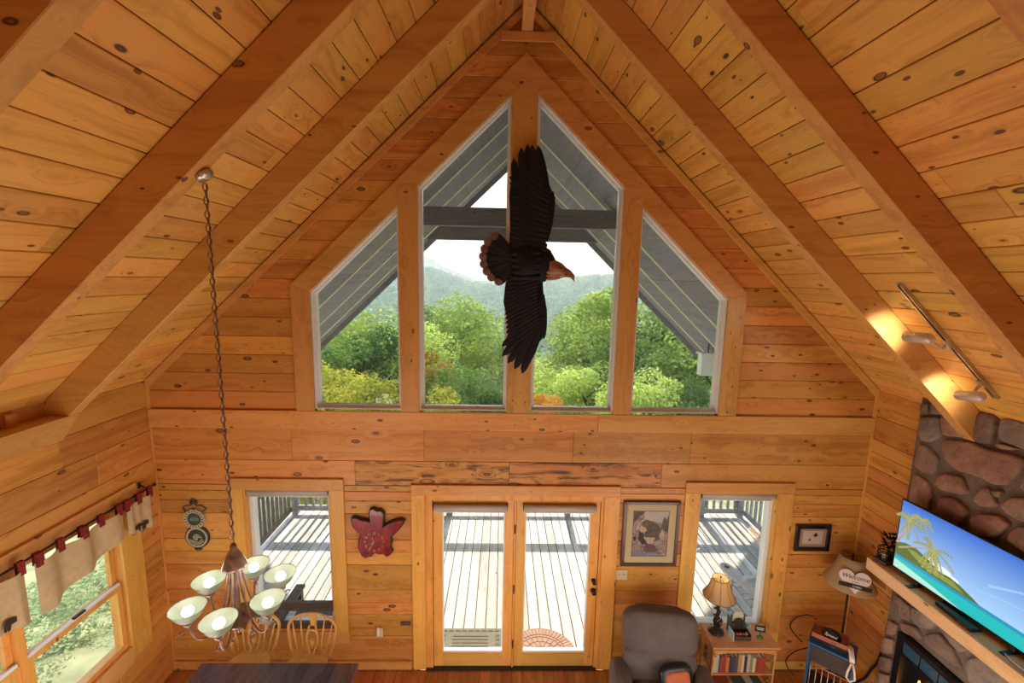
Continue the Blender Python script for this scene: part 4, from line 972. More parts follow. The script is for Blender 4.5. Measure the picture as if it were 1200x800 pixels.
# leaf shaped clock
cl = [(130, 240), (160, 232), (205, 240), (250, 262), (300, 268), (342, 280), (330, 200), (345, 140), (385, 130), (430, 155), (480, 150), (515, 190), (513, 260), (505, 335), (560, 300), (640, 270), (720, 258), (757, 280), (735, 322), (680, 390), (640, 430), (600, 465), (605, 540), (592, 590), (615, 640), (580, 680), (540, 700), (505, 668), (450, 670), (400, 655), (370, 690), (290, 715), (250, 690), (205, 590), (212, 510), (235, 440), (190, 400), (145, 350), (128, 290)]
CLP = [WP(400+a/10, 580+b/10, WF) for a, b in cl]; c0 = WP(440, 630.5, WF)
CLP = [(a-c0[0], b-c0[1]) for a, b in CLP]
clk = empty('wall_clock', (c0[0], WF, c0[1]), 'dark red glossy leaf shaped wall clock between window and glass doors', 'clock')
redg = mat('red_glaze', (.26, .012, .010), .18, var=.5, vscale=14, coat=.6); drk = mat('dark_clay_edge', (.03, .02, .02), .5)
MB().prism(CLP[::-1], (0, -.05, 0), (1, 0, 0), (0, 0, 1), (0, 1, 0), .05, 0, .012, mside=1).build('leaf_body', [redg, drk], clk)
gold = mat('gold_paint', (.65, .42, .22), .4, .3)
for k in range(12):
    t = PI/2-2*PI*k/12
    txt = bpy.data.curves.new('numeral', 'FONT'); txt.body = str(12 if k == 0 else k); txt.size = .038; txt.align_x = 'CENTER'; txt.align_y = 'CENTER'; txt.extrude = .001
    to = bpy.data.objects.new('numeral', txt); me = bpy.data.meshes.new_from_object(to); me.materials.append(gold)
    o = link('numeral', me, clk); o.location = (.10*math.cos(t), -.0515, .10*math.sin(t)-.012); o.rotation_euler = (PI/2, 0, 0); bpy.data.objects.remove(to)
MB().prism([(-.006, 0), (.006, 0), (0, .07)], (0, -.054, -.012), (-.5, 0, .85), (-.85, 0, -.5), (0, 1, 0), .002).build('hand', gold, clk)
MB().tube([(0, -.054, -.012), (-.062, -.054, -.11)], .004, 6).build('hand', gold, clk)
MB().tube([(0, -.054, -.012), (-.025, -.054, .062)], .004, 6).build('hand', gold, clk)

def textmesh(body, size, mt, parent, loc, rot, name='lettering', shear=0, ext=.0006):
    c = bpy.data.curves.new(name, 'FONT'); c.body = body; c.size = size; c.align_x = 'CENTER'; c.align_y = 'CENTER'; c.extrude = ext; c.shear = shear
    t = bpy.data.objects.new(name, c); me = bpy.data.meshes.new_from_object(t); me.materials.append(mt); bpy.data.objects.remove(t)
    o = link(name, me, parent); o.location = loc; o.rotation_euler = rot; return o

# framed bear print
fx0, fx1, fz0, fz1 = 1.345, 1.962, 1.305, 2.065
fc = ((fx0+fx1)/2, (fz0+fz1)/2); fw, fh = (fx1-fx0)/2, (fz1-fz0)/2
frw = wood('walnut_frame', (.11, .048, .035), (.06, .024, .018), 'z', .3, .1, 2, .05, coat=.3)
fr = empty('framed_picture', (fc[0], WF, fc[1]), 'large framed print of bears among rocks beside the glass doors', 'picture')
def frame(par, fw, fh, t, d, mt, y=0):
    o_ = [(-fw, -fh), (fw, -fh), (fw, fh), (-fw, fh)]; i_ = [(-fw+t, -fh+t), (fw-t, -fh+t), (fw-t, fh-t), (-fw+t, fh-t)]; mb = MB()
    for k in range(4):
        j = (k+1) % 4; mb.prism([o_[k], o_[j], i_[j], i_[k]], (0, y-d, 0), (1, 0, 0), (0, 0, 1), (0, 1, 0), d, bev=min(.006, d*.3))
    return mb.build('frame', mt, par)
frame(fr, fw, fh, .035, .03, frw)
MB().box((-fw+.03, -.012, -fh+.03), (fw-.03, -.002, fh-.03)).build('mount', mat('cream_mount', (.55, .47, .28), .7), fr)
MB().box((-fw+.112, -.0135, -fh+.112), (fw-.112, -.0125, fh-.112)).build('mount_edge', M['black'], fr)
pm = [mat('print_%d' % i, c, .6, var=v, vscale=30) for i, (c, v) in enumerate((((.30, .22, .20), .5), ((.035, .03, .028), .5), ((.48, .44, .42), .1), ((.10, .085, .06), .4), ((.02, .018, .018), .3), ((.46, .36, .28), .2), ((.20, .20, .30), .3), ((.12, .08, .07), .4)))]
pw, phh = fw-.117, fh-.117; pr_ = MB()
def pp(poly, mi, lv): pr_.prism([((a-.5)*2*pw, (b-.5)*2*phh) for a, b in poly], (0, -.0145-lv*.0002, 0), (1, 0, 0), (0, 0, 1), (0, 1, 0), .0002, mi)
pp([(0, 0), (1, 0), (1, 1), (0, 1)], 0, 0)
pp([(.3, .82), (1, .72), (1, 1), (.3, 1)], 2, 1); pp([(.78, .60), (1, .55), (1, .93), (.93, .82), (.88, .9), (.82, .75)], 3, 2)
pp([(.22, .80), (.38, .82), (.75, .70), (.82, .50), (.72, .36), (.5, .30), (.35, .45), (.30, .62)], 3, 2)
pp([(.18, .62), (.30, .52), (.36, .40), (.46, .36), (.45, .27), (.28, .26), (.16, .38)], 1, 3)
pp([(.16, .60), (.22, .68), (.36, .64), (.40, .58), (.34, .54), (.22, .54)], 5, 4); pp([(.31, .43), (.66, .42), (.56, .28), (.44, .28)], 5, 5)
pp([(.36, .26), (.5, .28), (.66, .24), (.72, .14), (.6, .08), (.42, .08), (.32, .15)], 7, 4); pp([(.0, .0), (1, 0), (.7, .06), (.4, .07), (.1, .12), (0, .12)], 6, 3)
pp([(.75, .45), (.84, .62), (.92, .5), (.86, .36)], 5, 3); pp([(.02, .42), (.08, .48), (.09, .38), (.04, .33)], 4, 3); pp([(.0, .75), (.3, .98), (.3, 1), (0, 1)], 7, 3); pp([(.12, .55), (.20, .74), (.32, .80), (.25, .82), (.10, .66)], 2, 4)
pr_.build('print', pm, fr)
# small framed picture
f2 = empty('framed_picture', (3.462, WF, 1.65), 'small black framed picture of flying birds right of the tall window', 'picture'); blk = mat('black_frame', (.008, .008, .014), .2, coat=.5)
frame(f2, .195, .155, .045, .028, blk)
MB().box((-.155, -.010, -.115), (.155, -.002, .115)).build('mount', mat('tan_mount', (.36, .23, .16), .7), f2)
MB().box((-.112, -.0115, -.075), (.112, -.0101, .082)).build('print_paper', mat('print_paper', (.55, .45, .38), .7, var=.1, vscale=30), f2)
bb = MB()
for cx, cz, s in ((.03, .032, 1), (-.03, -.025, .6)):
    bb.prism([(cx+a*s, cz+b*s) for a, b in ((0, -.03), (.012, -.008), (.035, -.018), (.015, .008), (.012, .024), (-.005, .026), (-.012, .008), (-.03, -.008), (-.012, -.008))], (0, -.0125, 0), (1, 0, 0), (0, 0, 1), (0, 1, 0), .0008)
bb.build('bird_figures', M['black'], f2)
# switches
def swp(x, z, label, n=1):
    s = empty('light_switch', (x, WF, z), label, 'switch'); MB().box((-.032*n-.005, -.007, -.06), (.032*n+.005, -.001, .06)).build('plate', M['cream'], s, bevel=.002)
    for k in range(n): MB().box((-.005+(k-(n-1)/2)*.05, -.018, -.012), (.005+(k-(n-1)/2)*.05, -.0071, .012)).build('toggle', M['cream'], s)
    return s
swp(*(WP(728, 673, WF)), 'cream double switch plate beneath the large framed print', 2)
xx, zz = WP(445, 740, WF); s = empty('air_freshener', (xx, WF, zz), 'cream wall outlet with a plug-in air freshener low beside the glass doors', 'outlet')
MB().box((-.032, -.007, -.06), (.036, -.001, .05)).build('plate', M['cream'], s); MB().lathe([(0, -.02), (.018, -.018), (.020, .02), (.012, .05), (.012, .075), (0, .078)], c=(-.008, -.03, .0), n=14).build('bottle', M['white'], s)

# ------------------------------------------------------------------ chimney, mantel, television
SXF = 3.885                                                         # mortar face
CY0, CY1 = .9, 3.87
mort = mat('mortar', (.17, .125, .095), .95, bump=.6, bscale=90, var=.2, vscale=12)
FB = (2.2, 3.70, .35, 1.17)                                         # firebox y0 y1 z0 z1
def cz(y): return 0
chm = MB(); top = zc(SXF)-.01
for a, b, c, d in ((CY0, FB[0], 0, top), (FB[1], CY1, 0, top), (FB[0], FB[1], 0, FB[2]), (FB[0], FB[1], FB[3], top)):
    f = lambda x: zc(x)-.012 if d == top else d
    chm.prism([(SXF, c), (XR-.002, c), (XR-.002, f(XR-.002)), (SXF, f(SXF))], (0, a, 0), (1, 0, 0), (0, 0, 1), (0, 1, 0), b-a)
chim = chm.build('chimney', mort); tag(chim, 'fieldstone chimney on the right wall behind the television and mantel', 'chimney')
stm = [mat('stone_%d' % i, c, .75, bump=1.0, bd=.03, bscale=14, var=.35, vscale=6) for i, c in enumerate(((.30, .17, .12), (.24, .15, .11), (.19, .13, .10), (.34, .21, .15), (.22, .18, .15), (.26, .13, .09)))]
def smooth(poly, n=2):
    n = 2; q_ = .86
    for _ in range(n):
        out = []
        for i in range(len(poly)):
            p, q = poly[i], poly[(i+1) % len(poly)]; out += [(p[0]*q_+q[0]*(1-q_), p[1]*q_+q[1]*(1-q_)), (p[0]*(1-q_)+q[0]*q_, p[1]*(1-q_)+q[1]*q_)]
        poly = out
    return poly
def stone(poly, mi=None, h=.045):
    A = sum(poly[i][0]*poly[(i+1) % len(poly)][1]-poly[(i+1) % len(poly)][0]*poly[i][1] for i in range(len(poly)))
    if A < 0: poly = poly[::-1]
    po = smooth(poly, 1 if len(poly) > 7 else 2); k = len(po)
    c = (sum(p[0] for p in po)/k, sum(p[1] for p in po)/k); mb = MB(); vs = []
    h *= random.uniform(.7, 1.15); tx, ty = random.uniform(-.06, .06), random.uniform(-.06, .06)
    for sc, hh in ((1, 0), (1.0, .55), (.95, .88), (.84, 1.0)):
        for p in po:
            q = (c[0]+(p[0]-c[0])*sc, c[1]+(p[1]-c[1])*sc); dd = hh*h*(1+(q[0]-c[0])*tx*8+(q[1]-c[1])*ty*8) if hh else 0
            vs.append((SXF-dd-random.uniform(0, .002)*(hh > .9), q[0], q[1]))
    fs = [(r*k+i, r*k+(i+1) % k, (r+1)*k+(i+1) % k, (r+1)*k+i) for r in range(3) for i in range(k)]; fs.append([3*k+i for i in range(k)])
    fs = [f[::-1] for f in fs]
    mb.add(vs, fs, 0, True); return mb.build('stone', stm[random.randrange(6) if mi is None else mi], chim)
def c8(pts): return [(lambda p: (p.y, p.z))(at(1060+a/5, 460+b/5, 0, 3.86)) for a, b in pts]
def c7(pts): return [(lambda p: (p.y, p.z))(at(1000+a/3.636, 580+b/3.636, 0, 3.86)) for a, b in pts]
HAND = [(c8(p), m_) for p, m_ in (([(97, 66), (140, 62), (145, 122), (95, 125)], 2), ([(152, 62), (205, 70), (230, 128), (152, 126)], 4), ([(88, 140), (203, 138), (215, 250), (160, 290), (95, 282), (75, 230)], 4),
    ([(218, 140), (330, 150), (385, 262), (330, 262), (232, 250), (222, 200)], 3), ([(82, 298), (125, 315), (198, 378), (190, 450), (165, 488), (100, 465), (50, 425)], 1),
    ([(232, 272), (400, 292), (480, 330), (640, 365), (690, 385), (698, 420), (660, 490), (590, 542), (520, 538), (430, 490), (290, 450), (222, 380), (205, 310)], 0),
    ([(425, 112), (545, 130), (518, 306), (408, 288)], 2), ([(562, 158), (620, 150), (760, 190), (900, 230), (900, 330), (760, 350), (690, 330), (548, 272)], 4), ([(534, 300), (600, 305), (662, 325), (640, 338), (560, 326)], 3),
    ([(190, 490), (235, 472), (335, 492), (372, 585), (330, 598), (210, 572), (165, 530)], 0), ([(58, 472), (140, 525), (158, 600), (128, 700), (25, 640), (36, 540)], 3),
    ([(205, 612), (295, 614), (382, 700), (345, 740), (300, 800), (200, 745), (185, 700)], 5), ([(396, 625), (462, 552), (502, 562), (545, 655), (520, 672), (442, 668)], 0),
    ([(512, 572), (575, 578), (562, 618), (530, 610)], 2), ([(562, 655), (640, 612), (760, 625), (860, 680), (840, 770), (700, 760), (600, 705)], 3),
    ([(385, 740), (440, 704), (560, 722), (622, 772), (540, 850), (405, 842)], 5), ([(710, 480), (860, 500), (920, 560), (880, 610), (760, 600), (672, 560)], 1), ([(640, 800), (700, 780), (820, 800), (860, 900), (740, 960), (600, 860)], 5), ([(712, 375), (900, 360), (960, 460), (900, 500), (720, 465)], 2))]
HAND += [(c7(p), m_) for p, m_ in (([(176, 420), (200, 440), (240, 475), (245, 540), (200, 525), (155, 470)], 2), ([(248, 475), (330, 498), (352, 555), (330, 575), (275, 560), (245, 525)], 4), ([(300, 595), (362, 584), (422, 652), (462, 742), (385, 690), (300, 625)], 2),
    ([(365, 560), (410, 572), (492, 662), (452, 672), (405, 620)], 4), ([(472, 702), (560, 680), (650, 770), (720, 850), (560, 850), (490, 800)], 4), ([(150, 528), (192, 555), (178, 600), (132, 590)], 1), ([(130, 603), (176, 615), (168, 680), (116, 668)], 3),
    ([(115, 682), (165, 696), (160, 758), (105, 738)], 1), ([(104, 752), (158, 768), (154, 830), (98, 815)], 3), ([(200, 540), (265, 560), (292, 612), (280, 616), (205, 580)], 1))]
for p, m_ in HAND: stone(p, m_)
def inpoly(p, poly):
    r = False
    for i in range(len(poly)):
        a, b = poly[i], poly[i-1]
        if (a[1] > p[1]) != (b[1] > p[1]) and p[0] < (b[0]-a[0])*(p[1]-a[1])/(b[1]-a[1])+a[0]: r = not r
    return r
R = random.Random(11); seeds = []
for _ in range(6000):
    p = (R.uniform(CY0, CY1), R.uniform(0, top))
    if all(math.hypot((p[0]-q[0])*.8, p[1]-q[1]) > .17 for q in seeds): seeds.append(p)
hc = [h for h, _ in HAND]
for sidx, sd_ in enumerate(seeds):
    if FB[0]-.05 < sd_[0] < FB[1]+.03 and FB[2]-.03 < sd_[1] < FB[3]+.06: continue
    po = [(CY0+.01, .01), (CY1-.01, .01), (CY1-.01, top-.02), (CY0+.01, top-.02)]
    for o_ in seeds:
        if o_ is sd_ or math.hypot(o_[0]-sd_[0], o_[1]-sd_[1]) > .6: continue
        a, b = (o_[0]-sd_[0])*.64, o_[1]-sd_[1]; c = (a*(o_[0]+sd_[0])+b*(o_[1]+sd_[1]))/2; ln = math.hypot(a, b); po = clip(po, a, b, c-.010*ln)
        if len(po) < 3: break
    if len(po) < 3: continue
    cx_ = sum(p[0] for p in po)/len(po), sum(p[1] for p in po)/len(po)
    test = po+[((p[0]+cx_[0])/2, (p[1]+cx_[1])/2) for p in po]+[cx_]
    if any(inpoly(t, h) for t in test for h in hc) or any(inpoly(v, po) for h in hc for v in h): continue
    if FB[0]-.02 < sd_[0] < FB[1]+.02 and FB[2] < sd_[1]:
        if sd_[1] < FB[3]+.02: continue
        po = clip(po, 0, -1, -(FB[3]+.01))
        if len(po) < 3: continue
    else:
        if FB[2] < sd_[1] < FB[3]: po = clip(po, -1, 0, -(FB[1]+.01)) if sd_[0] > 3 else clip(po, 1, 0, FB[0]-.01)
        elif sd_[1] < FB[2]: po = clip(po, 0, 1, FB[2]-.01)
        if len(po) < 3: continue
    stone(po)
MX = 3.615; MY1 = 3.905
mn = MB().box((MX, .95, 1.665), (SXF-.062, MY1, 1.785)).build('mantel_shelf', M['mantel'], bevel=.006); tag(mn, 'thick light pine mantel shelf on the stone chimney under the television', 'mantel')
for yy in (1.2, 2.6, 3.6): MB().box((SXF-.06, yy, 1.68), (SXF-.002, yy+.08, 1.77)).build('cleat', M['mantel'], mn)
# fireplace insert
fi = empty('fireplace_insert', (SXF-.03, 2.95, FB[2]), 'black fireplace insert with burning fire and top louvers painted with blue TV reflection', 'fireplace')
ins = mat('insert_black', (.008, .009, .012), .25); glb = mat('tv_reflection_louver', (.03, .08, .14), .12, coat=.6);  # louver blue paints in the television's reflection on the glass
hy, hz_ = (FB[1]-FB[0])/2-.01, FB[3]-FB[2]-.01
fm = MB()
for a, b in (((-hy, 0), (-hy+.06, hz_)), ((hy-.06, 0), (hy, hz_)), ((-hy+.06, 0), (hy-.06, .10)), ((-hy+.06, hz_-.05), (hy-.06, hz_)), ((-hy+.06, hz_-.20), (hy-.06, hz_-.17))): fm.box((-.03, a[0], a[1]), (.02, b[0], b[1]))
fm.build('frame', ins, fi)
for k in range(8):
    w = (2*hy-.12)/8; MB().box((-.024, -hy+.06+k*w+.008, hz_-.165), (-.018, -hy+.06+(k+1)*w-.008, hz_-.055)).build('louver', glb, fi)
MB().box((-.02, -hy+.06, hz_-.17), (.02, hy-.06, hz_-.05)).build('grille_back', ins, fi) if False else None
MB().box((.11, -hy, 0), (.12, hy, hz_)).box((.02, -hy, 0), (.11, -hy+.02, hz_)).box((.02, hy-.02, 0), (.11, hy, hz_)).box((.02, -hy+.02, 0), (.11, hy-.02, .02)).build('firebox', ins, fi)
fl1 = mat('flame_orange', (1, .4, .05), .5, emit=(1, .30, .04), es=5); fl2 = mat('flame_yellow', (1, .8, .2), .5, emit=(1, .72, .25), es=9)
log = mat('log', (.05, .025, .015), .9, bump=.5, bscale=30)
for yy, zz, rr in ((-.1, .12, .045), (.15, .13, .04), (.38, .12, .04)): MB().tube([(.06, yy-.2, zz), (.065, yy+.2, zz+.03)], rr, 9).build('log', log, fi)
R = random.Random(3)
for k in range(15):
    yy = -.15+k*.05+R.uniform(-.02, .02); h = R.uniform(.12, .34); w = R.uniform(.025, .045)
    MB().lathe([(.002, 0), (w, h*.15), (w*.85, h*.4), (w*.35, h*.75), (.002, h)], n=8, M=Matrix.Translation((.055, yy, .13)) @ Matrix.Rotation(R.uniform(-.15, .15), 4, 'X') @ Matrix.Diagonal((.5, 1, 1, 1))).build('flame', fl2 if k % 3 == 0 else fl1, fi)
light('fire_light', 'POINT', (SXF-.10, 3.1, .75), 5, (1, .45, .12), .08)
# television
TVL = Vector((3.71, 3.715)); TVA = math.radians(5)
tv = empty('television', (3.69, 3.715, 1.787), 'large flat screen television on the mantel showing a palm beach', 'television', rz=-PI/2+TVA)
# local x runs from the far end towards us, local -y faces the room
TW, TH, TZ = 1.17, .665, .045
MB().box((0, 0, TZ-.012), (TW, .028, TZ+TH)).build('case', M['black'], tv, bevel=.004)
sky1 = (.05, .22, .72); scm = [mat('screen_'+n_, (0, 0, 0), .3, emit=c, es=1.0) for n_, c in (('sky', (.06, .24, .78)), ('sky_low', (.30, .58, .92)), ('sea', (.02, .50, .50)), ('sea_deep', (.02, .30, .50)), ('cloud', (.85, .92, 1)), ('hill', (.10, .16, .03)), ('hill_light', (.28, .30, .06)), ('palm', (.16, .20, .05)), ('palm_light', (.42, .40, .14)), ('trunk', (.48, .32, .22)), ('shore', (.45, .80, .66)))]
# smooth sky gradient in the sky part of the screen picture
nt = scm[0].node_tree; b = nt.nodes['Principled BSDF']; tcs = N(nt, 'ShaderNodeTexCoord'); sp = N(nt, 'ShaderNodeSeparateXYZ'); nt.links.new(tcs.outputs['Object'], sp.inputs[0]); rr = N(nt, 'ShaderNodeValToRGB'); mr = N(nt, 'ShaderNodeMapRange')
mr.inputs['From Min'].default_value = TZ; mr.inputs['From Max'].default_value = TZ+TH; nt.links.new(sp.outputs['Z'], mr.inputs[0]); nt.links.new(mr.outputs[0], rr.inputs[0]); nt.links.new(rr.outputs[0], b.inputs['Emission Color'])
rr.color_ramp.elements[0].color = (.42, .66, .95, 1); rr.color_ramp.elements[0].position = .15; rr.color_ramp.elements[1].color = (.03, .15, .62, 1)
sc_ = MB()
def sp_(poly, mi, lv): sc_.prism([(.012+a*(TW-.024), TZ+.008+b*(TH-.016)) for a, b in poly], (0, -.0006-lv*.0003, 0), (1, 0, 0), (0, 0, 1), (0, 1, 0), .0003, mi)
sp_([(0, 0), (1, 0), (1, 1), (0, 1)], 0, 0)
sp_([(0, 0), (1, 0), (1, .20), (0, .20)], 2, 2); sp_([(.0, .16), (1, .16), (1, .205), (.0, .205)], 3, 3); sp_([(0, 0), (.5, 0), (.3, .06), (0, .12)], 10, 4)
for cx, cy, w, h in ((.33, .35, .075, .05), (.40, .31, .06, .04), (.27, .40, .05, .03)): sp_([(cx+w*math.cos(t), cy+h*math.sin(t)*(1 if math.sin(t) > 0 else .6)) for t in [k*PI/9 for k in range(18)]], 4, 3)
sp_([(0, .20), (.60, .20), (.55, .24), (.46, .30), (.40, .32), (.32, .31), (.24, .38), (.15, .43), (.07, .42), (0, .37)], 5, 5)
sp_([(.25, .23), (.50, .22), (.42, .29), (.34, .285), (.26, .33), (.15, .38), (.08, .36), (.14, .30)], 6, 6)
def strip(pts, w, mi, lv):
    L_ = []; Rr = []
    for i, p in enumerate(pts):
        a = Vector(pts[max(0, i-1)]); b = Vector(pts[min(len(pts)-1, i+1)]); d = (b-a).normalized(); n_ = Vector((-d.y, d.x))*w*(1-.7*i/len(pts)); L_.append(tuple(Vector(p)+n_)); Rr.append(tuple(Vector(p)-n_))
    for i in range(len(pts)-1): sp_([L_[i], L_[i+1], Rr[i+1], Rr[i]], mi, lv)
strip([(.02, .30), (.10, .40), (.19, .48), (.27, .56)], .010, 9, 7); strip([(0, .36), (.05, .55), (.07, .75)], .010, 9, 7)
R = random.Random(4)
for (cx, cy, s) in ((.27, .57, .20), (.07, .76, .16), (.16, .86, .11)):
    for k in range(16):
        a = R.uniform(-2.6, 3.4); pts = [(cx+s*t*math.cos(a)*.75, cy+s*t*math.sin(a)*1.2-s*t*t*.6) for t in (0, .25, .5, .75, 1)]
        strip(pts, .004, 8, 11)
        for q in range(14):
            t = .12+.88*q/14; bx_, by_ = cx+s*t*math.cos(a)*.75, cy+s*t*math.sin(a)*1.2-s*t*t*.6; ln = s*.22*(1-.5*t)
            for sg_ in (-1, 1): strip([(bx_, by_), (bx_+ln*.35*math.cos(a)*.6+sg_*ln*.2, by_-ln*.45), (bx_+ln*.5*math.cos(a)*.6+sg_*ln*.25, by_-ln*1.1)], (.0026), 7 if (q+k) % 2 else 8, 8+k % 3)
for k, (x0_, y0_, x1_, y1_) in enumerate(((.55, .36, .85, .46), (.62, .50, .95, .72), (.72, .30, .98, .34))): strip([(x0_, y0_), ((x0_+x1_)/2, (y0_+y1_)/2+.02), (x1_, y1_)], .014, 1, 1)
sc_.build('screen_picture', scm, tv)
for xx in (.22, TW-.25): MB().prism([(-.10, 0), (.10, 0), (.10, .008), (.02, .012), (.012, TZ), (-.012, TZ), (-.02, .012), (-.10, .008)], (xx, 0, 0), (0, 1, 0), (0, 0, 1), (1, 0, 0), .03).build('foot', M['black'], tv)
# things on the mantel
ml = 1.787
q = at(1036, 652, 2, ml); bs = empty('mantel_lantern', (3.72, 3.83, ml), 'small black wire lantern on a dark base at the far end of the mantel', 'lantern', rz=.3)
MB().box((-.07, -.06, 0), (.07, .06, .03)).build('base', mat('slate_base', (.07, .06, .065), .6), bs, bevel=.004)
wl_ = MB()
for z in (.05, .09, .13): wl_.tube([(.055*math.cos(t), -.0+.06*math.sin(t), z+.012*math.cos(t)) for t in [k*PI/8 for k in range(16)]], .005, 6, closed=True)
for k in range(5):
    t = k*2*PI/5; wl_.tube([(.055*math.cos(t), .06*math.sin(t), .03), (.055*math.cos(t), .06*math.sin(t), .135)], .004, 5)
wl_.build('wire_cage', M['black'], bs)
MB().lathe([(0, .03), (.022, .03), (.022, .08), (0, .08)], n=12).build('candle', M['cream'], bs)
pt = empty('potted_plant', (3.795, 3.855, ml), 'small dark green bushy plant beside the television on the mantel', 'plant')
MB().lathe([(0, 0), (.025, 0), (.032, .05), (.028, .05), (0, .045)], n=14).build('pot', M['iron'], pt)
R = random.Random(8); fo = MB()
for k in range(150):
    a = R.uniform(0, 6.28); h = R.uniform(.04, .24); rr_ = .065*math.sin(min(1, (h+.02)/.15)*PI*.6)*R.uniform(.3, 1); p = Vector((rr_*math.cos(a), rr_*math.sin(a), h)); d = Vector((math.cos(a), math.sin(a), R.uniform(.1, .9))).normalized()*.045; w = Vector((-math.sin(a), math.cos(a), 0))*.012
    p.x = max(-.075, min(.055, p.x)); fo.add([p, p+d*.5+w, p+d, p+d*.5-w], [(0, 1, 2, 3)])
fo.build('foliage', leafmat('dark_foliage', (.015, .045, .015), (.05, .11, .03), .2), pt)
q = at(1092, 718, 2, ml+.02); cb = empty('media_box', (MX+.09, 3.12, ml), 'flat black media box on the mantel in front of the television', 'box', rz=-.05)
MB().box((-.045, -.15, .0), (.045, .15, .028)).build('body', M['black'], cb, bevel=.004); MB().box((-.047, -.13, .008), (-.0455, -.05, .012)).build('light_strip', M['steel'], cb)
sb = empty('soundbar', (MX+.075, 2.35, ml), 'long thin black bar with a cable on the mantel at the right edge', 'speaker')
MB().box((-.03, -.28, 0), (.03, .28, .03)).build('body', M['black'], sb, bevel=.005); MB().tube([(-.02, .10, .034), (-.035, .18, .04), (-.03, .28, .012), (-.02, .36, .006), (.0, .42, .006)], .005, 6).build('cable', M['white'], sb)

# ------------------------------------------------------------------ dining table and windsor chairs
tbm = wood('dark_glossy_table', (.10, .075, .10), (.035, .03, .05), 'y', .16, .2, .6, .1, coat=.8)
tb = empty('dining_table', (-2.06, 3.30, 0), 'dark glossy wooden dining table in front of two windsor chairs', 'table')
MB().prism([(-.74, -.90), (.74, -.90), (.74, .46), (-.74, .46)], (0, 0, .752), (1, 0, 0), (0, 1, 0), (0, 0, -1), .034, bev=.004).build('table_top', tbm, tb)
MB().box((-.66, -.82, .63), (.66, .38, .717)).build('apron', M['oak'], tb)
for sx in (-1, 1):
    for yy in (-.80, .36): MB().lathe([(.0, 0), (.022, 0), (.03, .10), (.024, .15), (.038, .35), (.03, .52), (.036, .56), (.036, .6295), (0, .6295)], c=(sx*.64, yy, 0), n=14).build('leg', M['oak'], tb)
def windsor(x, y, rz, label):
    c = empty('windsor_chair', (x, y, 0), label, 'chair', 'windsor chairs at the dining table', rz)
    st = [(.21*math.cos(t)*(1.0+.08*math.sin(t)), .20*math.sin(t)) for t in [k*PI/12 for k in range(24)]]
    MB().prism(st, (0, -.02, .455), (1, 0, 0), (0, 1, 0), (0, 0, -1), .035, bev=.01).build('seat', M['oak'], c)
    for sx in (-1, 1):
        for yy in (-.15, .12): MB().tube([(sx*.13, yy, .421), (sx*.165, yy*1.25, .2), (sx*.19, yy*1.45, .0)], [.014, .020, .012], 8).build('leg', M['oak'], c)
    MB().tube([(-.165, 0-.02, .18), (.165, -.02, .18)], .010, 7).build('stretcher', M['oak'], c)
    hp = []; H = .42; 
    for k in range(25):
        t = PI*k/24; r = .31; x_ = -math.cos(t)*r*(1-.22*max(0, 1-math.sin(t)*1.15)**1.2); z_ = .455+.20+math.sin(t)*(H-.20) if True else 0
        hp.append((x_, .13+.06*(z_-.455)/H, z_))
    hp = [(-.19, .125, .455), (-.225, .135, .54)]+hp[1:-1]+[(.225, .135, .54), (.19, .125, .455)]
    MB().tube(hp, .0155, 9).build('hoop', M['oak'], c)
    import bisect
    for xx in (-.175, -.105, .105, .175):
        x1 = xx*1.25; tt = math.acos(max(-1, min(1, abs(x1)/.31))); z1 = .655+math.sin(tt)*.22
        MB().tube([(xx*.85, .13, .455), ((xx*.85+x1)/2, .155, (.455+z1)/2), (x1, .13+.06*(z1-.455)/H, z1-.005)], [.0075, .0105, .0065], 7).build('spindle', M['oak'], c)
    sp1 = MB()
    for s in (-1, 1):
        pr = [(.022, .455), (.030, .50), (.052, .56), (.060, .62), (.052, .68), (.036, .72), (.040, .735), (.028, .75)]
        pts = [(s*a, .13+.06*(z-.455)/H, z) for a, z in pr]; sp1.tube(pts, [.010]*8, 7)
    pr = [(-.034, .735), (.034, .735), (.028, .77), (.036, .81), (.046, .865), (-.046, .865), (-.036, .81), (-.028, .77)]
    sp1.prism(pr, (0, .158, 0), (1, 0, 0), (0, .04, 1), (0, 1, 0), .016)
    sp1.tube([(-.052, .160, .655), (-.03, .160, .70), (0, .160, .712), (.03, .160, .70), (.052, .160, .655)], .008, 6); sp1.tube([(0, .15, .50), (0, .158, .60)], [.012, .026], 8)
    sp1.build('splat', M['oak'], c); return c
windsor(-2.56, 4.06, .05, 'golden oak hoop back chair on the left, nearer the corner, behind the table')
windsor(-1.96, 4.04, -.05, 'golden oak hoop back chair on the right, in front of the window')

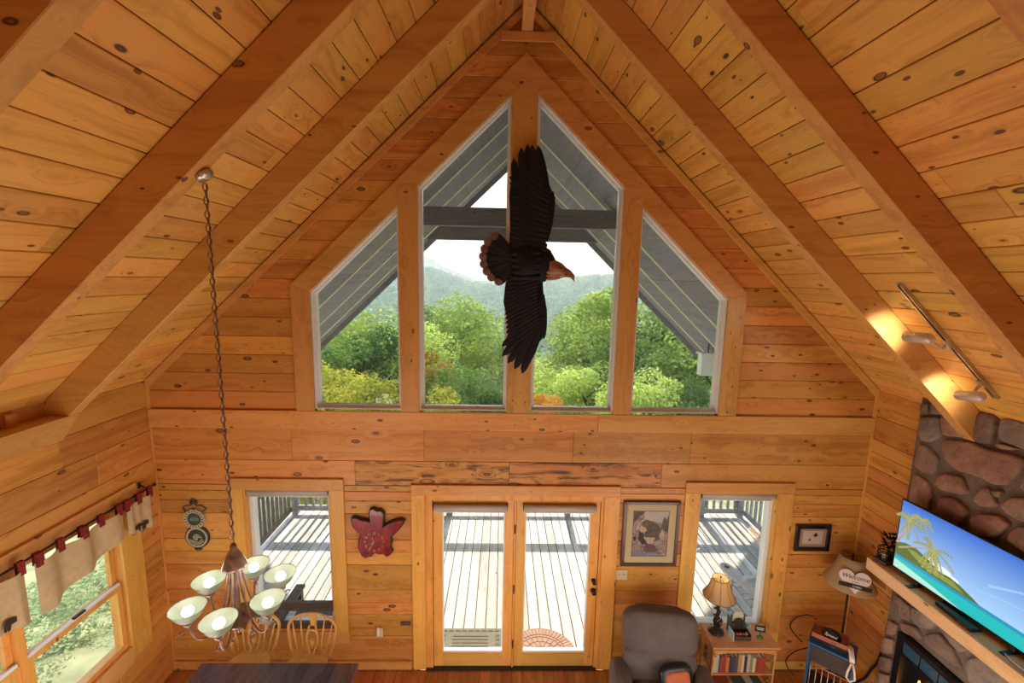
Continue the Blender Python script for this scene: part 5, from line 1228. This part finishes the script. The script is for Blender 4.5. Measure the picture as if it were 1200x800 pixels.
# ------------------------------------------------------------------ recliner
lea = mat('brown_grey_suede', (.115, .088, .085), .75, bump=.35, bscale=14, var=.22, vscale=5)
rc = empty('recliner', (1.62, 3.72, 0), 'brown suede recliner armchair with padded back left of the side table', 'armchair', rz=math.radians(-7))
def pillow(name, c, sz, par, ang=0, puff=.35, nx=14, nz=12, mt=None, pinch=None):
    """a puffed cushion: superellipsoid of half sizes sz, leaning by ang about X"""
    vs = []; fs = []; nu, nv = 28, 16
    for j in range(nv+1):
        f = -PI/2+PI*j/nv
        for i in range(nu):
            t = 2*PI*i/nu
            sg = lambda v, e_: math.copysign(abs(v)**e_, v)
            x = sz[0]*sg(math.cos(f), .45)*sg(math.cos(t), .45); z = sz[2]*sg(math.cos(f), .45)*sg(math.sin(t), .45) if False else sz[2]*sg(math.sin(f), .5)
            y = sz[1]*sg(math.cos(f), .45)*sg(math.sin(t), .6)
            y *= 1+.10*math.sin(x*23+z*5)*(.3 if abs(x) > sz[0]*.7 else .1)
            vs.append((x, y, z))
    for j in range(nv):
        for i in range(nu): fs.append((j*nu+i, j*nu+(i+1) % nu, (j+1)*nu+(i+1) % nu, (j+1)*nu+i))
    Mx = Matrix.Translation(c) @ Matrix.Rotation(ang, 4, 'X')
    return MB().add([Mx @ Vector(v) for v in vs], fs, 0, True).build(name, mt or lea, par)
pillow('head_cushion', (0, .27, .90), (.375, .105, .215), rc, -.22)
pillow('lumbar_cushion', (0, .19, .575), (.365, .10, .19), rc, -.22)
pillow('back_shell', (0, .30, .66), (.355, .055, .44), rc, -.20)
pillow('seat_cushion', (0, -.13, .42), (.285, .32, .10), rc)
for s in (-1, 1): pillow('arm', (s*.40, -.10, .40), (.105, .38, .23), rc)
pillow('footrest', (0, -.50, .27), (.28, .07, .18), rc)
MB().box((-.42, -.40, .03), (.42, .30, .24)).build('base', M['black'], rc)
for sx in (-.36, .36):
    for yy in (-.34, .24): MB().lathe([(0, 0), (.02, 0), (.02, .03), (0, .03)], c=(sx, yy, 0), n=8).build('foot', M['black'], rc)
lpz = empty('lap_pillow', (1.70, 3.60, .53), 'orange cushion with a black border lying on the recliner seat', 'cushion', rz=.15)
pillow('border', (.06, .12, .07), (.17, .05, .13), lpz, -.35, mt=M['black']); pillow('face', (.06, .088, .075), (.125, .04, .095), lpz, -.35, mt=mat('rust_fabric', (.50, .13, .05), .8, bump=.3, bscale=120))

# ------------------------------------------------------------------ side table with lamp
sto = wood('side_table_oak', (.60, .33, .13), (.46, .22, .07), 'x', .28, .3, 1.5, .05, coat=.35)
SX, SY, SZ = 2.62, 4.22, .64
stt = empty('side_table', (SX, SY, 0), 'light oak side table with book shelf below the tall window', 'table')
MB().prism([(-.36, -.17), (.36, -.17), (.345, .17), (-.345, .17)], (0, 0, SZ), (1, 0, 0), (0, 1, 0), (0, 0, -1), .022, bev=.004).build('table_top', sto, stt)
ap = [(-.33, .595), (-.33, .52), (-.30, .545), (-.2, .565), (0, .568), (.2, .565), (.30, .545), (.33, .52), (.33, .595)]
MB().prism(ap, (0, -.155, 0), (1, 0, 0), (0, 0, 1), (0, 1, 0), .018).build('front_apron', sto, stt)
for s in (-1, 1): MB().prism([(-.13, 0), (-.10, 0), (-.08, .12), (-.10, .3), (-.06, .52), (.06, .52), (.10, .3), (.08, .12), (.10, 0), (.13, 0), (.14, .595), (-.14, .595)], (s*.33-.009, 0, 0), (0, 1, 0), (0, 0, 1), (1, 0, 0), .018).build('side_panel', sto, stt)
MB().box((-.32, -.14, .285), (.32, .14, .30)).build('shelf', sto, stt); MB().box((-.32, -.14, .08), (.32, .14, .095)).build('shelf', sto, stt)
bc = [(.55, .52, .45), (.10, .08, .09), (.35, .06, .05), (.04, .06, .14), (.45, .30, .12), (.06, .04, .04), (.60, .55, .40), (.22, .28, .12), (.30, .05, .04), (.50, .45, .42), (.05, .10, .07), (.55, .20, .05)]
bcm = [mat('book_cover_%d' % i, c, .5) for i, c in enumerate(bc)]; paper = mat('book_pages', (.62, .56, .42), .9)
def book(x, y, z, w, h, d, ci, label, rz=0, lean=0, group=None, flat=False):
    b = empty('book', (x, y, z), label, 'book', group, rz)
    Mx = Matrix.Rotation(lean, 4, 'Y')
    if flat: MB().box((-w, -d, 0), (w, d, .003)).box((-w, -d, h-.003), (w, d, h)).box((-w, -d, .003), (-w+.003, d, h-.003)).build('cover', bcm[ci], b); MB().box((-w+.003, -d+.004, .003), (w-.004, d-.004, h-.003)).build('pages', paper, b)
    else: MB().box((0, 0, 0), (.003, d, h), M=Mx).box((w-.003, 0, 0), (w, d, h), M=Mx).box((.003, 0, 0), (w-.003, .003, h), M=Mx).build('cover', bcm[ci], b); MB().box((.003, .003, .003), (w-.003, d-.004, h-.003), M=Mx).build('pages', paper, b)
    return b
cn = ['cream', 'near black', 'dull red', 'navy blue', 'tan', 'dark brown', 'pale yellow', 'olive green', 'maroon', 'light grey', 'dark green', 'orange']
order = [0, 9, 1, 2, 8, 11, 5, 3, 1, 4, 6, 5, 9, 7, 6, 8, 2, 8]; xx = -.315
pos = ['at the left end', 'next to the left end', 'third from the left', 'fourth from the left', 'fifth from the left', 'sixth from the left', 'seventh from the left', 'eighth from the left', 'in the middle', 'just right of the middle', 'two right of the middle', 'eighth from the right', 'seventh from the right', 'sixth from the right', 'fifth from the right', 'fourth from the right', 'third from the right', 'at the right end']
for k, ci in enumerate(order):
    w = random.uniform(.022, .038)
    if xx+w > .318: break
    book(SX+xx, SY-.12, .301, w, random.uniform(.17, .215), .15, ci, '%s spined book %s of the side table shelf' % (cn[ci], pos[k]), group='books on the side table shelf'); xx += w+.001
lb = book(SX+.12, SY-.03, .096, .15, .02, .10, 10, 'dark green book lying flat on the lowest shelf', .1, flat=True); MB().box((-.03, -.10, .0201), (.05, .10, .0206)).build('cover_band', bcm[9], lb)
book(SX-.19, SY-.02, .096, .10, .03, .095, 2, 'dull red book lying flat at the left of the lowest shelf', -.15, flat=True)
mg = book(SX-.47, SY-.02, .02, .008, .26, .19, 3, 'blue magazine leaning beside the side table', 0, .12)
# lamp
lx, ly = (lambda p: (p.x, p.y))(at(838, 735, 2, SZ+.03))
ly = min(ly, SY+.05)
lp = empty('table_lamp', (lx, ly, SZ), 'bronze bear figure table lamp with tan bell shade in front of the window', 'lamp')
dbz = mat('dark_bronze', (.045, .03, .028), .3, .5, var=.5, vscale=25, bump=.4, bscale=60)
MB().lathe([(0, 0), (.078, 0), (.084, .010), (.074, .024), (.055, .034), (.036, .046), (.02, .075), (0, .078)], n=20).build('base', dbz, lp)
for k in range(10):
    t = k*PI/5; MB().ball((.066*math.cos(t), .066*math.sin(t), .022), (.016, .016, .011), 8).build('base_stone', dbz, lp)
tr = MB().tube([(0, 0, .06), (-.014, .004, .14), (.010, 0, .23), (-.006, .0, .33), (0, 0, .48)], [.026, .022, .020, .017, .010], 9).build('tree_stem', dbz, lp)
MB().ball((.026, -.018, .11), (.024, .022, .036), 10).ball((.034, -.026, .152), (.017, .017, .016), 9).ball((.042, -.040, .150), (.009, .010, .008), 7).ball((.027, -.020, .168), .006, 6).ball((.044, -.016, .167), .006, 6).tube([(.03, -.02, .125), (.012, -.018, .15), (.004, -.012, .165)], .008, 6).tube([(.03, -.02, .095), (.018, -.022, .075), (.012, -.016, .06)], .010, 6).build('climbing_bear', dbz, lp)
for k in range(8): MB().ball((-.022*(-1)**k, .004, .12+k*.04), (.022, .014, .013), 7).build('foliage_knob', dbz, lp)
lsh = bpy.data.materials.new('tan_lampshade'); lsh.use_nodes = True; nt = lsh.node_tree; b = nt.nodes['Principled BSDF']; b.inputs['Base Color'].default_value = (.70, .52, .27, 1); b.inputs['Roughness'].default_value = .8
t_ = N(nt, 'ShaderNodeBsdfTranslucent'); t_.inputs[0].default_value = (.75, .55, .28, 1); mx = N(nt, 'ShaderNodeMixShader'); mx.inputs[0].default_value = .35; nt.links.new(b.outputs[0], mx.inputs[1]); nt.links.new(t_.outputs[0], mx.inputs[2]); nt.links.new(mx.outputs[0], nt.nodes['Material Output'].inputs[0])
sh = MB()
n8 = 40; LZ = .17; prof = [(r, z+LZ) for r, z in ((.165, .255), (.160, .262), (.138, .30), (.116, .35), (.100, .40), (.088, .445), (.082, .47))]
vs = []
for r, z in prof:
    for k in range(n8):
        t = 2*PI*k/n8; rr = r*(1-.045*abs(math.sin(4*t))**.5*0-.03*(math.cos(8*t) < -.2)); vs.append((rr*math.cos(t), rr*math.sin(t), z))
fs = [(i*n8+k, i*n8+(k+1) % n8, (i+1)*n8+(k+1) % n8, (i+1)*n8+k) for i in range(len(prof)-1) for k in range(n8)]
so = sh.add(vs, fs, 0, True).build('lamp_shade', lsh, lp); sol = so.modifiers.new('solid', 'SOLIDIFY'); sol.thickness = .003
ws = MB()
for k in range(8):
    t = 2*PI*(k+.5)/8; ws.tube([(r*1.0*math.cos(t), r*1.0*math.sin(t), z) for r, z in prof], .0022, 5)
for r, z in (prof[0], prof[-1]): ws.tube([(r*math.cos(t), r*math.sin(t), z) for t in [2*PI*k/32 for k in range(32)]], .003, 5, closed=True)
ws.build('shade_seam', mat('dark_tan_braid', (.25, .16, .07), .8), so)
MB().tube([(-.08, 0, .468+LZ), (.08, 0, .468+LZ)], .002, 5).tube([(0, -.08, .468+LZ), (0, .08, .468+LZ)], .002, 5).tube([(0, 0, .48), (0, 0, .468+LZ)], .004, 6).ball((0, 0, .482+LZ), .012, 8).build('finial', dbz, lp)
MB().ball((0, 0, .38+LZ), (.026, .026, .038), 12).build('bulb', mat('lamp_bulb', (1, 1, 1), .4, emit=(1, .86, .6), es=2), lp)
light('table_lamp_light', 'POINT', (lx, ly, SZ+.43+LZ), .8, (1, .85, .6), .03)
# organiser on the table
ox, oy = (lambda p: (p.x, p.y))(at(862, 735, 2, SZ+.02)); oy = min(oy, SY+.0)
og = empty('desk_organiser', (ox, oy, SZ), 'small rustic organiser box with bear picture filled with odds and ends', 'organiser')
orm = mat('organiser_wood', (.07, .05, .035), .5, var=.3, vscale=30); 
MB().box((-.085, -.075, 0), (.085, .06, .008)).box((-.085, -.075, .008), (-.080, .06, .07)).box((.080, -.075, .008), (.085, .06, .07)).box((-.080, -.075, .008), (.080, -.070, .045)).box((-.080, .03, .008), (.080, .035, .12)).box((-.080, .055, .008), (.080, .06, .20)).build('box', orm, og)
MB().prism([(-.06, .12), (.06, .12), (.06, .19), (.04, .235), (-.04, .235), (-.06, .19)], (0, .0545, 0), (1, 0, 0), (0, 0, 1), (0, 1, 0), .004).build('arched_back', mat('pale_card', (.55, .55, .48), .6), og)
MB().prism([(-.05, .06), (.05, .06), (.05, .15), (.03, .165), (-.03, .165), (-.05, .15)], (0, .028, 0), (1, 0, 0), (0, 0, 1), (0, 1, 0), .0018).build('bear_picture', mat('dark_picture', (.03, .025, .02), .5, var=.6, vscale=50), og)
for k, (cx, c) in enumerate(((-.05, (.45, .04, .03)), (-.015, (.30, .14, .08)), (.02, (.12, .05, .03)), (.052, (.35, .22, .12)))): MB().lathe([(0, .009), (.015, .009), (.016, .055), (.010, .062), (0, .064)], c=(cx, -.04, 0), n=10).build('small_jar', mat('jar_%d' % k, c, .3), og)
fld = MB().box((-.115, -.09, .0), (-.108, .02, .10)).build('booklet', mat('pale_blue_card', (.45, .62, .68), .5), og); MB().box((-.105, .02, .0), (-.095, .08, .19)).box((-.092, .02, 0), (-.087, .08, .175)).build('folder', mat('dark_green_folder', (.05, .09, .07), .5), og)
# small sign card holder
sx_, sy_ = (lambda p: (p.x, p.y))(at(888, 741, 2, SZ+.02)); sy_ = min(sy_, SY-.03)
cs = empty('card_sign', (sx_, sy_, SZ), 'little black card sign on a green stand beside the organiser', 'sign', rz=-.25)
MB().lathe([(0, 0), (.035, 0), (.032, .012), (.012, .02), (0, .022)], n=14).build('base', mat('green_glaze', (.05, .22, .05), .3), cs)
MB().tube([(0, 0, .02), (0, 0, .06)], .005, 6).build('stem', M['black'], cs)
MB().box((-.052, -.004, .06), (.052, .004, .125), M=Matrix.Rotation(-.15, 4, 'X')).build('board', M['black'], cs)
MB().box((-.038, -.0055, .098), (.036, -.0042, .104), M=Matrix.Rotation(-.15, 4, 'X')).box((-.030, -.0055, .082), (.032, -.0042, .088), M=Matrix.Rotation(-.15, 4, 'X')).build('written_lines', M['white'], cs)
dsx, dsy = (lambda p: (p.x, p.y))(at(877, 733, 2, SZ+.02)); ds = empty('glass_dish', (min(dsx, sx_-.085), SY+.09, SZ), 'small pale turquoise dish standing behind the card sign', 'dish')
MB().lathe([(0, 0), (.02, 0), (.022, .004), (.042, .05), (.038, .05), (.018, .008), (0, .008)], n=18).build('bowl', mat('turquoise_glass', (.30, .60, .62), .15), ds)

# ------------------------------------------------------------------ corner cart, telephone, floor lamp
cang = math.radians(-43); ctz = .80
ctp = at(965, 752, 2, ctz)
ca = empty('metal_cart', (3.42, 3.93, 0), 'blue metal cart with dark drawer front in the right corner', 'cart', rz=cang)
blu = mat('blue_enamel', (.02, .10, .24), .3, var=.1, vscale=10)
for sx in (-.19, .17):
    for yy in (-.13, .11): MB().box((sx, yy, 0), (sx+.02, yy+.02, ctz-.02)).build('post', blu, ca)
MB().box((-.195, -.135, ctz-.02), (.195, .135, ctz)).build('top', blu, ca, bevel=.004)
MB().box((-.168, -.128, ctz-.20), (.168, .11, ctz-.03)).build('drawer', mat('dark_drawer', (.05, .04, .042), .35), ca, bevel=.003)
MB().box((-.168, -.12, .30), (.168, .12, .315)).build('shelf', M['black'], ca); MB().box((-.168, -.11, .05), (.168, .11, .065)).build('shelf', M['black'], ca)
for k in range(7): MB().tube([(-.15+k*.05, -.125, .066), (-.15+k*.05, -.125, .57)], .003, 5).build('wire', M['steel'], ca)
MB().tube([(-.168, -.125, .57), (.168, -.125, .57)], .004, 5).build('wire', M['steel'], ca)
CA = Matrix.Translation((3.42, 3.93, 0)) @ Matrix.Rotation(cang, 4, 'Z')
bx1 = CA @ Vector((-.03, .02, ctz)); b1 = empty('receiver_box', bx1, 'black receiver box on the cart, under the wooden tray', 'box', rz=cang); MB().box((-.15, -.10, 0), (.15, .10, .045)).build('body', M['black'], b1, bevel=.003); MB().box((.02, -.103, .015), (.05, -.1002, .02)).build('indicator', M['steel'], b1)
b2 = empty('wooden_tray', CA @ Vector((-.03, .02, ctz+.046)), 'reddish wooden tray on top of the black receiver box', 'tray', rz=cang+.05)
tw = wood('reddish_tray', (.40, .14, .07), (.28, .09, .04), 'x', .35, .1, 2, 0)
MB().box((-.15, -.10, 0), (.15, .10, .006)).box((-.15, -.10, .006), (.15, -.094, .045)).box((-.15, .094, .006), (.15, .10, .03)).box((-.15, -.094, .006), (-.144, .094, .03)).box((.144, -.094, .006), (.15, .094, .03)).build('tray_body', tw, b2)
b3 = empty('black_cap', CA @ Vector((-.02, .03, ctz+.053)), 'small black cap with white script lettering lying in the tray', 'cap', rz=cang-.1)
MB().ball((0, 0, .0), (.085, .07, .075), 16).build('crown', mat('black_cloth', (.015, .014, .016), .8), b3)
MB().prism([(.06*math.cos(t)-.0, -.05-.06*math.sin(t)) for t in [k*PI/10 for k in range(11)]], (.03, 0, .012), (1, 0, 0), (0, 1, 0), (0, 0, -1), .004).build('brim', mat('black_brim', (.02, .02, .022), .7), b3)
textmesh('Speed', .042, M['white'], b3, (.0, -.064, .048), (math.radians(52), 0, 0), shear=.3, ext=.001)
ph = empty('telephone', CA @ Vector((.15, -.10, ctz)), 'white corded telephone handset hanging over the cart corner', 'telephone', rz=cang+.2)
wpl = mat('telephone_white', (.72, .66, .62), .35)
MB().tube([(.0, .10, .045), (.0, .06, .062), (.0, .0, .066), (.0, -.05, .050), (0, -.085, .025)], [.024, .026, .022, .024, .020], 12).build('handset', wpl, ph)
MB().box((-.03, -.02, 0), (.03, .12, .030)).build('cradle', M['black'], ph, bevel=.005)
MB().tube([(-.005, -.09, .02), (-.03, -.115, -.06), (-.035, -.12, -.12), (-.005, -.12, -.155), (.03, -.12, -.12), (.022, -.115, -.05), (.006, -.09, .018)], .009, 8).build('cord', wpl, ph)
# floor lamp
FX, FY = 3.705, 4.16
fp = empty('floor_lamp', (FX, FY, 0), 'floor lamp with wide cream bell shade in the right corner', 'lamp')
MB().lathe([(0, 0), (.13, 0), (.13, .012), (.03, .03), (.012, .05), (.010, 1.62), (0, 1.62)], n=20).build('pole', dbz, fp)
fsm = lsh.copy(); fsm.name = 'cream_lampshade'; fsm.node_tree.nodes['Principled BSDF'].inputs['Base Color'].default_value = (.55, .42, .24, 1)
prof = [(.236, 1.315), (.232, 1.322), (.196, 1.37), (.158, 1.45), (.130, 1.54), (.112, 1.62)]
s2 = MB().lathe(prof, n=32).build('lamp_shade', fsm, fp); sol = s2.modifiers.new('solid', 'SOLIDIFY'); sol.thickness = .003
MB().tube([(-.117, 0, 1.617), (.117, 0, 1.617)], .003, 5).tube([(0, -.117, 1.617), (0, .117, 1.617)], .003, 5).ball((0, 0, 1.635), .014, 8).build('finial', dbz, fp)
hs_ = empty('heart_sign', (FX-.095, FY-.165, 1.46), 'white heart shaped sign with black Welcome script hanging on the floor lamp shade', 'sign', rz=math.radians(-28))
ht = []
for k in range(40):
    t = 2*PI*k/40; ht.append((.0098*16*math.sin(t)**3*.86, .0098*(13*math.cos(t)-5*math.cos(2*t)-2*math.cos(3*t)-math.cos(4*t))*.78))
lean = Matrix.Rotation(math.radians(-24), 4, 'X')
H = MB().prism(ht[::-1], (0, -.008, 0), (1, 0, 0), (0, 0, 1), (0, 1, 0), .008, bev=.002)
H.v = [tuple(lean @ Vector(v)) for v in H.v]; H.build('heart', mat('heart_white', (.74, .66, .62), .5, var=.05), hs_)
Bm = MB().box((-.135, -.016, -.075), (.135, -.0081, -.035), M=lean); Bm.build('banner', M['black'], hs_)
rr_ = (math.radians(90-24), 0, 0)
textmesh('Welcome', .058, M['black'], hs_, lean @ Vector((0, -.0092, .030)), rr_, shear=.4)
textmesh('to our', .022, M['black'], hs_, lean @ Vector((0, -.0092, -.010)), rr_, shear=.3)
textmesh('CABIN', .026, M['white'], hs_, lean @ Vector((.015, -.0166, -.055)), rr_)
# cables by the cart
def cord(pts, r, mt, label, name='power_cord'):
    P_ = []; pts = [Vector(p) for p in pts]
    for i in range(len(pts)-1):
        p0, p1, p2, p3 = [pts[max(0, min(len(pts)-1, i+q))] for q in (-1, 0, 1, 2)]
        for q in range(5):
            t = q/5; P_.append(.5*((2*p1)+(-p0+p2)*t+(2*p0-5*p1+4*p2-p3)*t*t+(-p0+3*p1-3*p2+p3)*t**3))
    P_.append(pts[-1]); o = MB().tube(P_, r, 6).build(name, mt); tag(o, label, 'cord'); return o
A1 = at(945, 722, 1, 4.38); 
cord([at(953, 722, 1, 4.2), at(945, 720, 1, 4.36), at(932, 724, 1, 4.41), at(926, 734, 1, 4.42), at(933, 745, 1, 4.40), at(940, 752, 1, 4.3)], .006, M['black'], 'black cable looping up behind the left of the blue cart')
cord([at(950, 758, 1, 4.25), at(934, 762, 1, 4.36), at(925, 768, 1, 4.40), at(921, 775, 1, 4.41), at(925, 785, 1, 4.40), at(938, 800, 1, 4.30)], .006, M['black'], 'black cable hanging on the wall down beside the blue cart')
cord([(3.03, 4.30, .007), (3.10, 4.20, .008), (3.18, 4.10, .008), (3.22, 3.95, .008)], .007, M['white'], 'white cable lying on the floor left of the blue cart')
cord([at(1033, 764, 0, 3.95), at(1028, 776, 0, 3.95), at(1020, 785, 0, 3.94), at(1012, 795, 0, 3.93), (3.85, 4.2, .03)], .012, M['black'], 'thick black cable between the cart and the stone chimney')
